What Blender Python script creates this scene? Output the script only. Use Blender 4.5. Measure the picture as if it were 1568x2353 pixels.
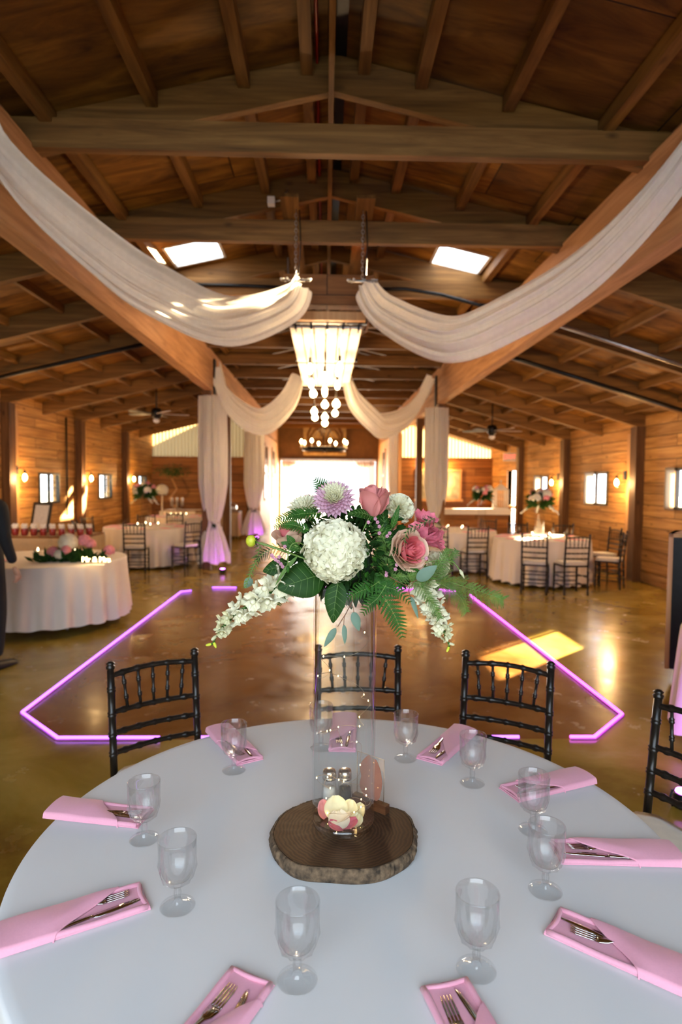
import bpy, math, random
from mathutils import Vector, Matrix, noise
from math import sin, cos, pi, radians, atan2, sqrt
for o in list(bpy.data.objects): bpy.data.objects.remove(o)
SC = bpy.context.scene
COL = SC.collection

# ---------------------------------------------------------------- camera, light, exposure
FPX, PIT, YAW, ROL, EYE = 1412.24, .0485, .0255, .0089, 1.67
_F = Vector((sin(YAW)*cos(PIT), cos(YAW)*cos(PIT), -sin(PIT)))
_R0 = Vector((cos(YAW), -sin(YAW), 0)); _U0 = _R0.cross(_F)
_R = _R0*cos(ROL)+_U0*sin(ROL); _U = _U0*cos(ROL)-_R0*sin(ROL)
CPOS = Vector((0, 0, EYE))
camd = bpy.data.cameras.new('camera'); cam = bpy.data.objects.new('camera', camd); COL.objects.link(cam)
M = Matrix((( _R.x, _U.x, -_F.x, 0), (_R.y, _U.y, -_F.y, 0), (_R.z, _U.z, -_F.z, EYE), (0, 0, 0, 1)))
cam.matrix_world = M
camd.sensor_fit = 'VERTICAL'; camd.sensor_height = 36.0; camd.lens = FPX/2353*36.0
camd.clip_start = .05; camd.clip_end = 300
camd.dof.use_dof = True; camd.dof.focus_distance = 1.52; camd.dof.aperture_fstop = 2.9
SC.camera = cam
def ray(x, y): return _F + _R*((x-784)/FPX) - _U*((y-1176.5)/FPX)
def at(x, y, Y): d = ray(x, y); return CPOS + d*(Y/d.y)
def onz(x, y, z): d = ray(x, y); return CPOS + d*((z-EYE)/d.z)
def onx(x, y, X): d = ray(x, y); return CPOS + d*(X/d.x)

SC.view_settings.view_transform = 'Standard'; SC.view_settings.look = 'None'
SC.view_settings.gamma = 1.0; SC.view_settings.use_curve_mapping = False
SC.view_settings.exposure = 0.64
try:
    SC.cycles.max_bounces = 10; SC.cycles.transparent_max_bounces = 24
    SC.cycles.transmission_bounces = 8; SC.cycles.diffuse_bounces = 4; SC.cycles.sample_clamp_indirect = 4.0
    SC.cycles.caustics_refractive = True; SC.cycles.caustics_reflective = False
except Exception: pass
wd = bpy.data.worlds.new('daylight'); SC.world = wd; wd.use_nodes = True
bg = wd.node_tree.nodes['Background']; bg.inputs[0].default_value = (.80, .90, 1.0, 1); bg.inputs[1].default_value = 4.0
def lamp(name, kind, loc, energy, color, size=.1, rot=None, sx=None, sy=None, parent=None, **kw):
    d = bpy.data.lights.new(name, kind); d.energy = energy; d.color = color
    if kind == 'AREA':
        d.shape = 'RECTANGLE'; d.size = sx; d.size_y = sy
    elif kind == 'SUN': d.angle = size
    else: d.shadow_soft_size = size
    if kind == 'SPOT': d.spot_size = kw.get('spot', 1.2); d.spot_blend = .6
    o = bpy.data.objects.new(name, d); COL.objects.link(o); o.location = loc
    if rot is not None: o.rotation_euler = rot
    if parent: o.parent = parent
    return o
def aim(o, d): o.rotation_euler = Vector(d).to_track_quat('-Z', 'Y').to_euler()
sun = lamp('sun', 'SUN', (30, 30, 20), 105.0, (1.0, .76, .46), .012); aim(sun, (-1, -.9, -.478))
# added cool fill lamp hung inside the rear end; daylight through the far door
d1 = lamp('rear_fill_lamp', 'AREA', (-.6, -2.0, 3.35), 80, (.60, .80, 1.0), sx=4.2, sy=1.5); aim(d1, (0.05, 1, -1.15))
d2 = lamp('far_doorway_daylight', 'AREA', (0, 28.0, 1.5), 330, (1.0, .93, .82), sx=3.8, sy=2.4); aim(d2, (0, -1, -.02))

# ---------------------------------------------------------------- materials
def srgb(r, g, b):
    f = lambda c: (c/255/12.92) if c/255 <= .04045 else ((c/255+.055)/1.055)**2.4
    return (f(r), f(g), f(b), 1)
def newmat(name):
    m = bpy.data.materials.new(name); m.use_nodes = True
    nt = m.node_tree; nt.nodes.clear()
    out = nt.nodes.new('ShaderNodeOutputMaterial')
    return m, nt, out
def N(nt, typ, **kw):
    n = nt.nodes.new(typ)
    for k, v in kw.items():
        if k.startswith('i_'):
            key = k[2:]; key = int(key) if key.isdigit() else key.replace('_', ' ')
            n.inputs[key].default_value = v
        else: setattr(n, k, v)
    return n
def ramp(nt, fac, stops):
    r = nt.nodes.new('ShaderNodeValToRGB'); el = r.color_ramp.elements
    while len(el) < len(stops): el.new(.5)
    for e, (p, c) in zip(el, stops): e.position = p; e.color = c
    nt.links.new(fac, r.inputs[0]); return r.outputs[0]
def bsdf(nt, out, rough=.5, metal=0, spec=.5, **kw):
    b = nt.nodes.new('ShaderNodeBsdfPrincipled'); b.inputs['Roughness'].default_value = rough
    b.inputs['Metallic'].default_value = metal; b.inputs['Specular IOR Level'].default_value = spec
    nt.links.new(b.outputs[0], out.inputs[0]); return b
def plain(name, col, rough=.5, metal=0, var=.12, scale=30, bump=0, spec=.5, sheen=0, emis=None, es=0, transl=0, dist=.002):
    m, nt, out = newmat(name); b = bsdf(nt, out, rough, metal, spec)
    tc = N(nt, 'ShaderNodeTexCoord'); no = N(nt, 'ShaderNodeTexNoise', i_Scale=scale, i_Detail=3.0)
    nt.links.new(tc.outputs['Object'], no.inputs['Vector'])
    c2 = tuple(min(1, c*(1+var)) for c in col[:3])+(1,); c1 = tuple(c*(1-var) for c in col[:3])+(1,)
    cc = ramp(nt, no.outputs['Fac'], [(.3, c1), (.7, c2)]); nt.links.new(cc, b.inputs['Base Color'])
    if bump:
        bp = N(nt, 'ShaderNodeBump', i_Strength=bump, i_Distance=dist); nt.links.new(no.outputs['Fac'], bp.inputs['Height'])
        nt.links.new(bp.outputs[0], b.inputs['Normal'])
    if sheen: b.inputs['Sheen Weight'].default_value = sheen
    if emis: b.inputs['Emission Color'].default_value = emis; b.inputs['Emission Strength'].default_value = es
    if transl:
        t = N(nt, 'ShaderNodeBsdfTranslucent'); nt.links.new(cc, t.inputs[0])
        mx = N(nt, 'ShaderNodeMixShader', i_0=transl); nt.links.new(b.outputs[0], mx.inputs[1]); nt.links.new(t.outputs[0], mx.inputs[2])
        nt.links.new(mx.outputs[0], out.inputs[0])
    return m
def glow(name, col, s):
    m, nt, out = newmat(name); e = N(nt, 'ShaderNodeEmission', i_Color=col, i_Strength=s)
    nt.links.new(e.outputs[0], out.inputs[0]); return m
def wood(name, axis, dark, mid, light, rough=.6, scale=1.0, planks=None, knots=True, stretch=14, gapdark=.25, spec=.3):
    """grain runs along axis 0/1/2; planks=(row height, plank length, across axis) splits a wall into boards"""
    m, nt, out = newmat(name); b = bsdf(nt, out, rough, 0, spec)
    tc = N(nt, 'ShaderNodeTexCoord'); mp = N(nt, 'ShaderNodeMapping'); nt.links.new(tc.outputs['Object'], mp.inputs[0])
    s = [stretch*scale]*3; s[axis] = scale*.9; mp.inputs['Scale'].default_value = s
    src = mp.outputs[0]
    br = None
    if planks:
        h, ln, ac = planks
        sp = N(nt, 'ShaderNodeSeparateXYZ'); nt.links.new(tc.outputs['Object'], sp.inputs[0])
        cb = N(nt, 'ShaderNodeCombineXYZ'); nt.links.new(sp.outputs[axis], cb.inputs[0]); nt.links.new(sp.outputs[ac], cb.inputs[1])
        br = N(nt, 'ShaderNodeTexBrick', i_Scale=1.0, i_Mortar_Size=.006, i_Brick_Width=ln, i_Row_Height=h, i_Bias=0.0)
        br.inputs['Color1'].default_value = (0, 0, 0, 1); br.inputs['Color2'].default_value = (1, 1, 1, 1); br.inputs['Mortar'].default_value = (.5, .5, .5, 1)
        br.offset = .37; br.offset_frequency = 2
        nt.links.new(cb.outputs[0], br.inputs[0])
        ad = N(nt, 'ShaderNodeVectorMath', operation='MULTIPLY_ADD'); ad.inputs[1].default_value = (37, 37, 37)
        nt.links.new(br.outputs['Color'], ad.inputs[0]); nt.links.new(mp.outputs[0], ad.inputs[2]); src = ad.outputs[0]
    n1 = N(nt, 'ShaderNodeTexNoise', i_Scale=1.0, i_Detail=6.0, i_Roughness=.62, i_Distortion=.6); nt.links.new(src, n1.inputs['Vector'])
    cc = ramp(nt, n1.outputs['Fac'], [(.28, dark), (.5, mid), (.74, light)])
    if knots:
        mk = N(nt, 'ShaderNodeMapping'); nt.links.new(tc.outputs['Object'], mk.inputs[0])
        sk = [4.2]*3; sk[axis] = 2.0; mk.inputs['Scale'].default_value = sk
        vo = N(nt, 'ShaderNodeTexVoronoi', i_Scale=1.0); nt.links.new(mk.outputs[0], vo.inputs['Vector'])
        kf = ramp(nt, vo.outputs['Distance'], [(.03, (.25, .2, .15, 1)), (.13, (1, 1, 1, 1))])
        mm = N(nt, 'ShaderNodeMix', data_type='RGBA', blend_type='MULTIPLY'); mm.inputs[0].default_value = .8
        nt.links.new(cc, mm.inputs[6]); nt.links.new(kf, mm.inputs[7]); cc = mm.outputs[2]
    if br:
        va = ramp(nt, br.outputs['Color'], [(0, (.62, .58, .52, 1)), (.45, (.95, .93, .9, 1)), (1, (1.15, 1.1, 1.0, 1))])
        mm = N(nt, 'ShaderNodeMix', data_type='RGBA', blend_type='MULTIPLY'); mm.inputs[0].default_value = 1
        nt.links.new(cc, mm.inputs[6]); nt.links.new(va, mm.inputs[7]); cc = mm.outputs[2]
        gp = N(nt, 'ShaderNodeMix', data_type='RGBA'); nt.links.new(br.outputs['Fac'], gp.inputs[0]); nt.links.new(cc, gp.inputs[6])
        gp.inputs[7].default_value = tuple(c*gapdark for c in dark[:3])+(1,); cc = gp.outputs[2]
    nt.links.new(cc, b.inputs['Base Color'])
    bp = N(nt, 'ShaderNodeBump', i_Strength=.35, i_Distance=.004); nt.links.new(n1.outputs['Fac'], bp.inputs['Height']); nt.links.new(bp.outputs[0], b.inputs['Normal'])
    return m
def glass_thin(name, tint=(1, 1, 1, 1), ior=1.45, base=.03):
    m, nt, out = newmat(name)
    t = N(nt, 'ShaderNodeBsdfTransparent', i_Color=tint); g = N(nt, 'ShaderNodeBsdfGlossy', i_Roughness=.02)
    fr = N(nt, 'ShaderNodeFresnel', i_IOR=ior); mx = N(nt, 'ShaderNodeMixShader')
    ge = N(nt, 'ShaderNodeNewGeometry'); iv = N(nt, 'ShaderNodeMath', operation='SUBTRACT'); iv.inputs[0].default_value = 1; nt.links.new(ge.outputs['Backfacing'], iv.inputs[1])
    mu = N(nt, 'ShaderNodeMath', operation='MULTIPLY'); nt.links.new(fr.outputs[0], mu.inputs[0]); nt.links.new(iv.outputs[0], mu.inputs[1])
    nt.links.new(mu.outputs[0], mx.inputs[0]); nt.links.new(t.outputs[0], mx.inputs[1]); nt.links.new(g.outputs[0], mx.inputs[2])
    nt.links.new(mx.outputs[0], out.inputs[0]); return m
def glass_cut(name, share=.55):
    m, nt, out = newmat(name)
    t = N(nt, 'ShaderNodeBsdfTransparent', i_Color=(.97, .985, .99, 1)); g = N(nt, 'ShaderNodeBsdfGlass', i_Roughness=.0, i_IOR=1.5)
    lw = N(nt, 'ShaderNodeLayerWeight', i_Blend=.22); tc_ = ramp(nt, lw.outputs['Facing'], [(.40, (.99, .995, .995, 1)), (.75, (.88, .90, .91, 1)), (1.0, (.50, .55, .58, 1))]); nt.links.new(tc_, t.inputs[0])
    mx = N(nt, 'ShaderNodeMixShader', i_0=share); nt.links.new(t.outputs[0], mx.inputs[1]); nt.links.new(g.outputs[0], mx.inputs[2])
    gl = N(nt, 'ShaderNodeBsdfGlossy', i_Roughness=.03); fr = N(nt, 'ShaderNodeFresnel', i_IOR=1.7); ge = N(nt, 'ShaderNodeNewGeometry')
    iv = N(nt, 'ShaderNodeMath', operation='SUBTRACT'); iv.inputs[0].default_value = 1; nt.links.new(ge.outputs['Backfacing'], iv.inputs[1])
    mu = N(nt, 'ShaderNodeMath', operation='MULTIPLY'); nt.links.new(fr.outputs[0], mu.inputs[0]); nt.links.new(iv.outputs[0], mu.inputs[1])
    m3 = N(nt, 'ShaderNodeMixShader'); nt.links.new(mu.outputs[0], m3.inputs[0]); nt.links.new(mx.outputs[0], m3.inputs[1]); nt.links.new(gl.outputs[0], m3.inputs[2])
    nt.links.new(m3.outputs[0], out.inputs[0]); return m
def sheer(name, col, transp=.22, transl=.45, rough=.9):
    m, nt, out = newmat(name)
    tc = N(nt, 'ShaderNodeTexCoord'); mp = N(nt, 'ShaderNodeMapping'); mp.inputs['Scale'].default_value = (30, 30, 2); nt.links.new(tc.outputs['Object'], mp.inputs[0])
    no = N(nt, 'ShaderNodeTexNoise', i_Scale=1.0); nt.links.new(mp.outputs[0], no.inputs['Vector'])
    cc = ramp(nt, no.outputs['Fac'], [(.3, tuple(c*.94 for c in col[:3])+(1,)), (.7, col)])
    d = N(nt, 'ShaderNodeBsdfDiffuse'); t = N(nt, 'ShaderNodeBsdfTranslucent'); nt.links.new(cc, d.inputs[0]); nt.links.new(cc, t.inputs[0])
    mx = N(nt, 'ShaderNodeMixShader', i_0=transl); nt.links.new(d.outputs[0], mx.inputs[1]); nt.links.new(t.outputs[0], mx.inputs[2])
    tr = N(nt, 'ShaderNodeBsdfTransparent'); m2 = N(nt, 'ShaderNodeMixShader', i_0=transp)
    nt.links.new(mx.outputs[0], m2.inputs[1]); nt.links.new(tr.outputs[0], m2.inputs[2]); nt.links.new(m2.outputs[0], out.inputs[0]); return m

# rafters and decks: orange pine
PD, PM, PL = (.16, .062, .012, 1), (.33, .145, .036, 1), (.50, .25, .075, 1)
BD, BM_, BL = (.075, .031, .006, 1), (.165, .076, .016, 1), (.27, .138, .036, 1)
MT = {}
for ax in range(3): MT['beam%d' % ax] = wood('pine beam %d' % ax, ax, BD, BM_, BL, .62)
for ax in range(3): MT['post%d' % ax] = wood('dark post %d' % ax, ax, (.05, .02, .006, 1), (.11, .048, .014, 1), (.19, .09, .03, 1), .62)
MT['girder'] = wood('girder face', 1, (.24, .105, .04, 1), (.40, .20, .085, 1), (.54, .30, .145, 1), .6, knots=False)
MT['deck'] = wood('roof plywood', 0, (.045, .016, .002, 1), (.19, .086, .012, 1), (.36, .18, .032, 1), .6, scale=.7, stretch=9, planks=(1.22, 2.44, 1))
MT['wallside'] = wood('side wall boards', 1, (.26, .115, .03, 1), (.50, .26, .08, 1), (.70, .42, .16, 1), .65, planks=(.19, 2.6, 2))
MT['wallfar'] = wood('far wall boards', 0, (.15, .055, .012, 1), (.27, .11, .026, 1), (.38, .17, .045, 1), .6, planks=(.24, 3.0, 2))
MT['paleboard'] = wood('pale board', 2, (.40, .20, .075, 1), (.55, .30, .125, 1), (.68, .42, .2, 1), .6, knots=False)
MT['header'] = plain('header panel', (.13, .068, .028, 1), .7, var=.2, scale=3)
MT['black'] = plain('black metal', (.012, .012, .012, 1), .4, metal=.6, var=.2)
MT['steel'] = plain('galvanised steel', (.45, .43, .40, 1), .35, metal=.9, var=.15)
MT['white'] = plain('white paint', (.78, .75, .70, 1), .5, var=.05)

# ---------------------------------------------------------------- mesh helpers
class MB:
    def __init__(s): s.v = []; s.f = []; s.s = []
    def add(s, vs, fs, smooth=False):
        b = len(s.v); s.v += [tuple(p) for p in vs]; s.f += [tuple(i+b for i in f) for f in fs]; s.s += [smooth]*len(fs); return s
    def ab(s, x0, x1, y0, y1, z0, z1):
        vs = [(x, y, z) for z in (z0, z1) for y in (y0, y1) for x in (x0, x1)]
        return s.add(vs, [(0, 2, 3, 1), (4, 5, 7, 6), (0, 1, 5, 4), (2, 6, 7, 3), (0, 4, 6, 2), (1, 3, 7, 5)])
    def beam(s, p, q, w, h, up=(0, 0, 1)):
        p, q = Vector(p), Vector(q); d = (q-p).normalized(); r = d.cross(Vector(up)); r.normalize(); u = r.cross(d)
        vs = [a+r*(i*w/2)+u*(j*h/2) for a in (p, q) for i, j in ((-1, -1), (1, -1), (1, 1), (-1, 1))]
        return s.add(vs, [(0, 3, 2, 1), (4, 5, 6, 7), (0, 1, 5, 4), (1, 2, 6, 5), (2, 3, 7, 6), (3, 0, 4, 7)])
    def rings(s, rings, closed_ends=True, smooth=True, loop=True):
        n = len(rings[0]); b = len(s.v)
        for r in rings: s.v += [tuple(p) for p in r]
        m = n if loop else n-1
        for i in range(len(rings)-1):
            for j in range(m):
                s.f.append((b+i*n+j, b+i*n+(j+1) % n, b+(i+1)*n+(j+1) % n, b+(i+1)*n+j)); s.s.append(smooth)
        if closed_ends and loop:
            s.f.append(tuple(b+j for j in reversed(range(n)))); s.s.append(False)
            s.f.append(tuple(b+(len(rings)-1)*n+j for j in range(n))); s.s.append(False)
        return s
    def tube(s, pts, r, n=8, caps=True):
        pts = [Vector(p) for p in pts]; k = len(pts)
        rs = r if isinstance(r, (list, tuple)) else [r]*k
        rings = []; ref = None
        for i, p in enumerate(pts):
            d = (pts[min(i+1, k-1)]-pts[max(i-1, 0)])
            if d.length < 1e-9: d = Vector((0, 0, 1))
            d.normalize()
            if ref is None: ref = d.orthogonal().normalized()
            ref = (ref-d*ref.dot(d))
            if ref.length < 1e-6: ref = d.orthogonal()
            ref.normalize(); b2 = d.cross(ref)
            rings.append([p+(ref*cos(2*pi*j/n)+b2*sin(2*pi*j/n))*rs[i] for j in range(n)])
        return s.rings(rings, caps)
    def lathe(s, prof, n=24, c=(0, 0, 0), fn=None, smooth=True, caps=True):
        c = Vector(c); rings = []
        for r, z in prof:
            rings.append([c+Vector(((r*(fn(2*pi*j/n, z) if fn else 1))*cos(2*pi*j/n), (r*(fn(2*pi*j/n, z) if fn else 1))*sin(2*pi*j/n), z)) for j in range(n)])
        return s.rings(rings, caps, smooth)
    def grid(s, fn, nu, nv, smooth=True, loopu=False):
        b = len(s.v); mu = nu if loopu else nu+1
        for j in range(nv+1):
            for i in range(mu): s.v.append(tuple(fn(i/nu, j/nv)))
        for j in range(nv):
            for i in range(nu):
                s.f.append((b+j*mu+i, b+j*mu+(i+1) % mu, b+(j+1)*mu+(i+1) % mu, b+(j+1)*mu+i)); s.s.append(smooth)
        return s
    def ball(s, c, r, nu=12, nv=8):
        c = Vector(c); r = r if isinstance(r, (tuple, list)) else (r, r, r)
        return s.grid(lambda u, v: c+Vector((r[0]*cos(2*pi*u)*sin(pi*v), r[1]*sin(2*pi*u)*sin(pi*v), -r[2]*cos(pi*v))), nu, nv, True, True)
    def merge(s, o, mat=None):
        b = len(s.v)
        s.v += [tuple(mat @ Vector(p)) for p in o.v] if mat else list(o.v)
        s.f += [tuple(i+b for i in f) for f in o.f]; s.s += o.s; return s
    def build(s, name, mat, parent=None, loc=None, rot=None):
        me = bpy.data.meshes.new(name); me.from_pydata(s.v, [], s.f); me.validate(); 
        if len(me.polygons) == len(s.s): me.polygons.foreach_set('use_smooth', s.s)
        me.materials.append(mat if not isinstance(mat, str) else MT[mat]); me.update()
        o = bpy.data.objects.new(name, me); COL.objects.link(o)
        if parent: o.parent = parent
        if loc is not None: o.location = loc
        if rot is not None: o.rotation_euler = rot
        return o
def box(*a): return MB().ab(*a)
def tag(o, label=None, cat=None, group=None, kind=None):
    if label: o['label'] = label
    if cat: o['category'] = cat
    if group: o['group'] = group
    if kind: o['kind'] = kind
    return o
def thing(name, label, cat, loc=(0, 0, 0), rz=0, group=None, rot=None):
    o = bpy.data.objects.new(name, None); o.empty_display_size = .05; COL.objects.link(o); o.location = loc
    o.rotation_euler = rot if rot is not None else (0, 0, rz)
    return tag(o, label, cat, group)
def struct(name, mb, mat, label=None, parent=None):
    o = mb.build(name, mat, parent)
    if not parent: o['kind'] = 'structure'
    if label: o['label'] = label
    return o
KIDS = {}
def copytree(o, parent=None):
    c = o.copy(); COL.objects.link(c)
    if parent: c.parent = parent
    for ch in list(o.children): copytree(ch, c)
    return c
def dup(o, loc, rz=None, label=None, group=None, scale=None, rot=None):
    c = copytree(o); c.location = loc
    if rz is not None: c.rotation_euler = (0, 0, rz)
    if rot is not None: c.rotation_euler = rot
    if label: c['label'] = label
    if group: c['group'] = group
    if scale: c.scale = (scale, scale, scale)
    return c
def holes(mb, u0, u1, v0, v1, hs, put):
    us = sorted({u0, u1, *[h[0] for h in hs], *[h[1] for h in hs]}); vs = sorted({v0, v1, *[h[2] for h in hs], *[h[3] for h in hs]})
    us = [u for u in us if u0 <= u <= u1]; vs = [v for v in vs if v0 <= v <= v1]
    for a, b in zip(us, us[1:]):
        for c, d in zip(vs, vs[1:]):
            mu, mv = (a+b)/2, (c+d)/2
            if any(h[0] < mu < h[1] and h[2] < mv < h[3] for h in hs): continue
            put(mb, a, b, c, d)
    return mb
# ---------------------------------------------------------------- building
XL, XR = -5.6, 5.45            # outer walls
GL, GR = -2.12, 2.36            # inner faces of the two girders
YF, YB, YE = 20.0, -3.0, 27.6   # far wall of the aisles, rear wall, end wall of the nave
zl = lambda x: 2.99+.248*(x+5.45)         # underside of the left aisle rafters
zr = lambda x: 2.65+.295*(5.35-x)
RD = .24
# floor with the stained dance floor octagon
def concrete(name, stops, rough=(.12, .3)):
    m, nt, out = newmat(name); b = bsdf(nt, out, .2, 0, .5)
    tc = N(nt, 'ShaderNodeTexCoord')
    n1 = N(nt, 'ShaderNodeTexNoise', i_Scale=.8, i_Detail=7.0, i_Roughness=.6, i_Distortion=1.2); nt.links.new(tc.outputs['Object'], n1.inputs['Vector'])
    cc = ramp(nt, n1.outputs['Fac'], stops); nt.links.new(cc, b.inputs['Base Color'])
    n2 = N(nt, 'ShaderNodeTexNoise', i_Scale=3.0, i_Detail=6.0, i_Roughness=.65); nt.links.new(tc.outputs['Object'], n2.inputs['Vector'])
    mr = N(nt, 'ShaderNodeMapRange'); mr.inputs['From Min'].default_value = .3; mr.inputs['From Max'].default_value = .7
    mr.inputs['To Min'].default_value = rough[0]; mr.inputs['To Max'].default_value = rough[1]; nt.links.new(n2.outputs['Fac'], mr.inputs[0]); nt.links.new(mr.outputs[0], b.inputs['Roughness'])
    bp = N(nt, 'ShaderNodeBump', i_Strength=.05, i_Distance=.004); nt.links.new(n2.outputs['Fac'], bp.inputs['Height']); nt.links.new(bp.outputs[0], b.inputs['Normal'])
    return m
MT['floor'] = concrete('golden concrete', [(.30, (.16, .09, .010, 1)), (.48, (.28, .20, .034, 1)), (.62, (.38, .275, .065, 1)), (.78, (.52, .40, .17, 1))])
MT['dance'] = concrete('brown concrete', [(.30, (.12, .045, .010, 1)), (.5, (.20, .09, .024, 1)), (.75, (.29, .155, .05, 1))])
DY0, DY1, DXA, DXB = 3.92, 9.55, -2.15, 2.16
OCT = [(-1.71, DY0), (1.78, DY0), (DXB, 4.32), (DXB, 9.1), (1.75, DY1), (-1.75, DY1), (DXA, 9.17), (DXA, 4.36)]
fl = MB()
fx0, fx1, fy0, fy1 = XL-.1, XR+.1, YB-3, YE+.4
o0 = [(x, y, 0) for x, y in OCT]
outer = [(-1.71, fy0, 0), (1.78, fy0, 0), (fx1, fy0, 0), (fx1, 4.32, 0), (fx1, 9.1, 0), (fx1, fy1, 0), (1.75, fy1, 0), (-1.75, fy1, 0), (fx0, fy1, 0), (fx0, 9.17, 0), (fx0, 4.36, 0), (fx0, fy0, 0)]
b = o0+outer
fl.add(b, [(8, 9, 1, 0), (9, 10, 11, 2, 1), (11, 12, 3, 2), (12, 13, 14, 4, 3), (14, 15, 5, 4), (15, 16, 17, 6, 5), (17, 18, 7, 6), (18, 19, 8, 0, 7)])
struct('floor', fl, 'floor', 'polished golden brown stained concrete floor')
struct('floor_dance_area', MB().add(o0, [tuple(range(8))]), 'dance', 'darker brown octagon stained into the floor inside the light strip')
# exterior
MT['gravel'] = plain('pale gravel', (.5, .46, .38, 1), .9, var=.2, scale=4)
gm = MB().ab(-60, 60, YE+.4, 90, -.12, -.02)
struct('ground_outside', gm, 'gravel', 'bright pale ground beyond the far doorway')
MT['green'] = plain('hedge green', (.10, .17, .05, 1), .9, var=.5, scale=6)
# side walls with windows
WLH = [(12.14, 13.04, 1.19, 1.80), (15.3, 16.2, 1.20, 1.82), (18.5, 19.3, 1.22, 1.82), (8.6, 9.45, 1.2, 1.8), (5.4, 6.3, 1.2, 1.8)]
WRH = [(11.73, 12.7, 1.27, 1.91), (14.92, 15.8, 1.27, 1.87), (8.6, 9.65, 1.30, 1.93), (17.27, 18.27, .02, 2.05)]
def wx(X, t): return lambda m, a, b, c, d: m.ab(min(X, X+t), max(X, X+t), a, b, c, d)
struct('wall_left', holes(MB(), YB, YF+.1, -.02, 3.3, WLH, wx(XL, -.12)), 'wallside', 'rustic horizontal board wall on the left')
struct('wall_right', holes(MB(), YB, YF+.1, -.02, 3.05, WRH, wx(XR, .12)), 'wallside', 'rustic horizontal board wall on the right')
MT['curtain'] = sheer('beige curtain', (.62, .52, .38, 1), .1, .5)
MT['pane'] = glass_thin('window glass')
MT['winframe'] = plain('dark window frame', (.03, .026, .02, 1), .5)
def window(n, X, side, h, cover, label):
    y0, y1, z0, z1 = h; xs = X+.0*side
    f = MB(); w = .035
    for a in ((y0-.01, y0+w, z0-.01, z1+.01), (y1-w, y1+.01, z0-.01, z1+.01), (y0, y1, z0-.01, z0+w), (y0, y1, z1-w, z1+.01), ((cover[0]-.02, cover[0]+.004, z0, z1) if cover else ((y0+y1)/2-.012, (y0+y1)/2+.012, z0, z1))):
        f.ab(X-.03, X+.03, *a)
    o = struct('window_%d' % n, f, 'winframe', label)
    struct('glass_pane', MB().add([(X, y0, z0), (X, y1, z0), (X, y1, z1), (X, y0, z1)], [(0, 1, 2, 3)]), 'pane', None, o)
    g = MB(); k = 5
    if cover: g = None
    for i in range(1, k if g else 0): g.tube([(X+.03*side, y0+(y1-y0)*i/k, z0), (X+.03*side, y0+(y1-y0)*i/k, z1)], .004, 5)
    for i in range(1, 4 if g else 0): g.tube([(X+.03*side, y0, z0+(z1-z0)*i/4), (X+.03*side, y1, z0+(z1-z0)*i/4)], .004, 5)
    if g: struct('window_grid', g, 'winframe', None, o)
    if cover:
        a, b2 = cover
        c = MB().grid(lambda u, v: (X-side*(.05+.015*sin(u*60)), a+(b2-a)*u, z0-.02+(z1-z0+.04)*v), 60, 1)
        struct('window_curtain', c, 'curtain', 'beige pleated curtain pulled to one side', o)
window(1, XL, 1, WLH[0], None, 'small gridded window with greenish glass on the left wall, nearest the framed sign')
window(2, XL, 1, WLH[1], None, 'small gridded window on the left wall between the two far lamps')
window(3, XL, 1, WLH[2], None, 'farthest small window on the left wall')
window(4, XR, 1, WRH[0], (12.25, 12.7), 'bright half curtained window on the right wall between two posts')
window(5, XR, 1, WRH[1], (15.4, 15.8), 'farther bright window on the right wall behind the centrepiece')
window(6, XR, 1, WRH[2], (9.4, 9.65), 'bright window at the right edge of the view')
for k, h in enumerate(WLH[3:]): window(7+k, XL, 1, h, None, 'small window on the left wall near the rear door')
dr = MB(); dr.ab(XR-.02, XR+.14, 17.19, 17.27, 0, 2.12); dr.ab(XR-.02, XR+.14, 18.27, 18.35, 0, 2.12); dr.ab(XR-.02, XR+.14, 17.19, 18.35, 2.05, 2.14); dr.ab(XR, XR+.1, 17.27, 18.27, .95, 1.03)
struct('door_1', dr, 'paleboard', 'bright open doorway far down the right wall')
# green outside the left windows
for i, (y0, y1) in enumerate(((4, 9.5), (10.0, 13.2), (14, 19.5))):
    hm = MB(); rnd = random.Random(i)
    hm.grid(lambda u, v: Vector((XL-2.6-1.0*sin(pi*v)**.6*1.0+.25*noise.noise((u*9, v*7, i)), y0+(y1-y0)*u, -.1+2.6*v*(1+.08*noise.noise((u*6, i, 3))))), 40, 14)
    hm.grid(lambda u, v: Vector((XL-3.2-1.2*v, y0+(y1-y0)*u, 2.5+.15*noise.noise((u*9, v*7, i)))), 40, 6)
    hm.ab(XL-4.4, XL-3.4, y0, y1, -.1, 2.3)
    tag(hm.build('hedge', 'green'), ['leafy green hedge outside the left wall near the rear', 'leafy green hedge seen through the first left window', 'leafy green hedge seen through the far left windows'][i], 'hedge', 'hedges outside the left wall')
# aisle far walls, corrugated light strip above
struct('wall_far', MB().ab(XL, GL-.1, YF, YF+.1, -.02, 2.45).ab(GR+.1, XR, YF, YF+.1, -.02, 2.5), 'wallfar', 'dark board walls closing the two aisles')
MT['poly'] = sheer('corrugated translucent sheet', (.34, .27, .15, 1), .0, .35)
def corr(x0, x1, z0, zf):
    n = int(abs(x1-x0)/.02)
    return MB().grid(lambda u, v: (x0+(x1-x0)*u, YF+.05+.025*sin(u*abs(x1-x0)*2*pi/.11), z0+(zf(x0+(x1-x0)*u)-z0)*v), n, 1)
struct('trim_1', corr(XL, GL-.1, 2.45, lambda x: zl(x)+.25), 'poly', 'corrugated translucent strip above the left far wall')
struct('trim_2', corr(GR+.1, XR, 2.5, lambda x: zr(x)+.25), 'poly', 'corrugated translucent strip above the right far wall')
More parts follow.
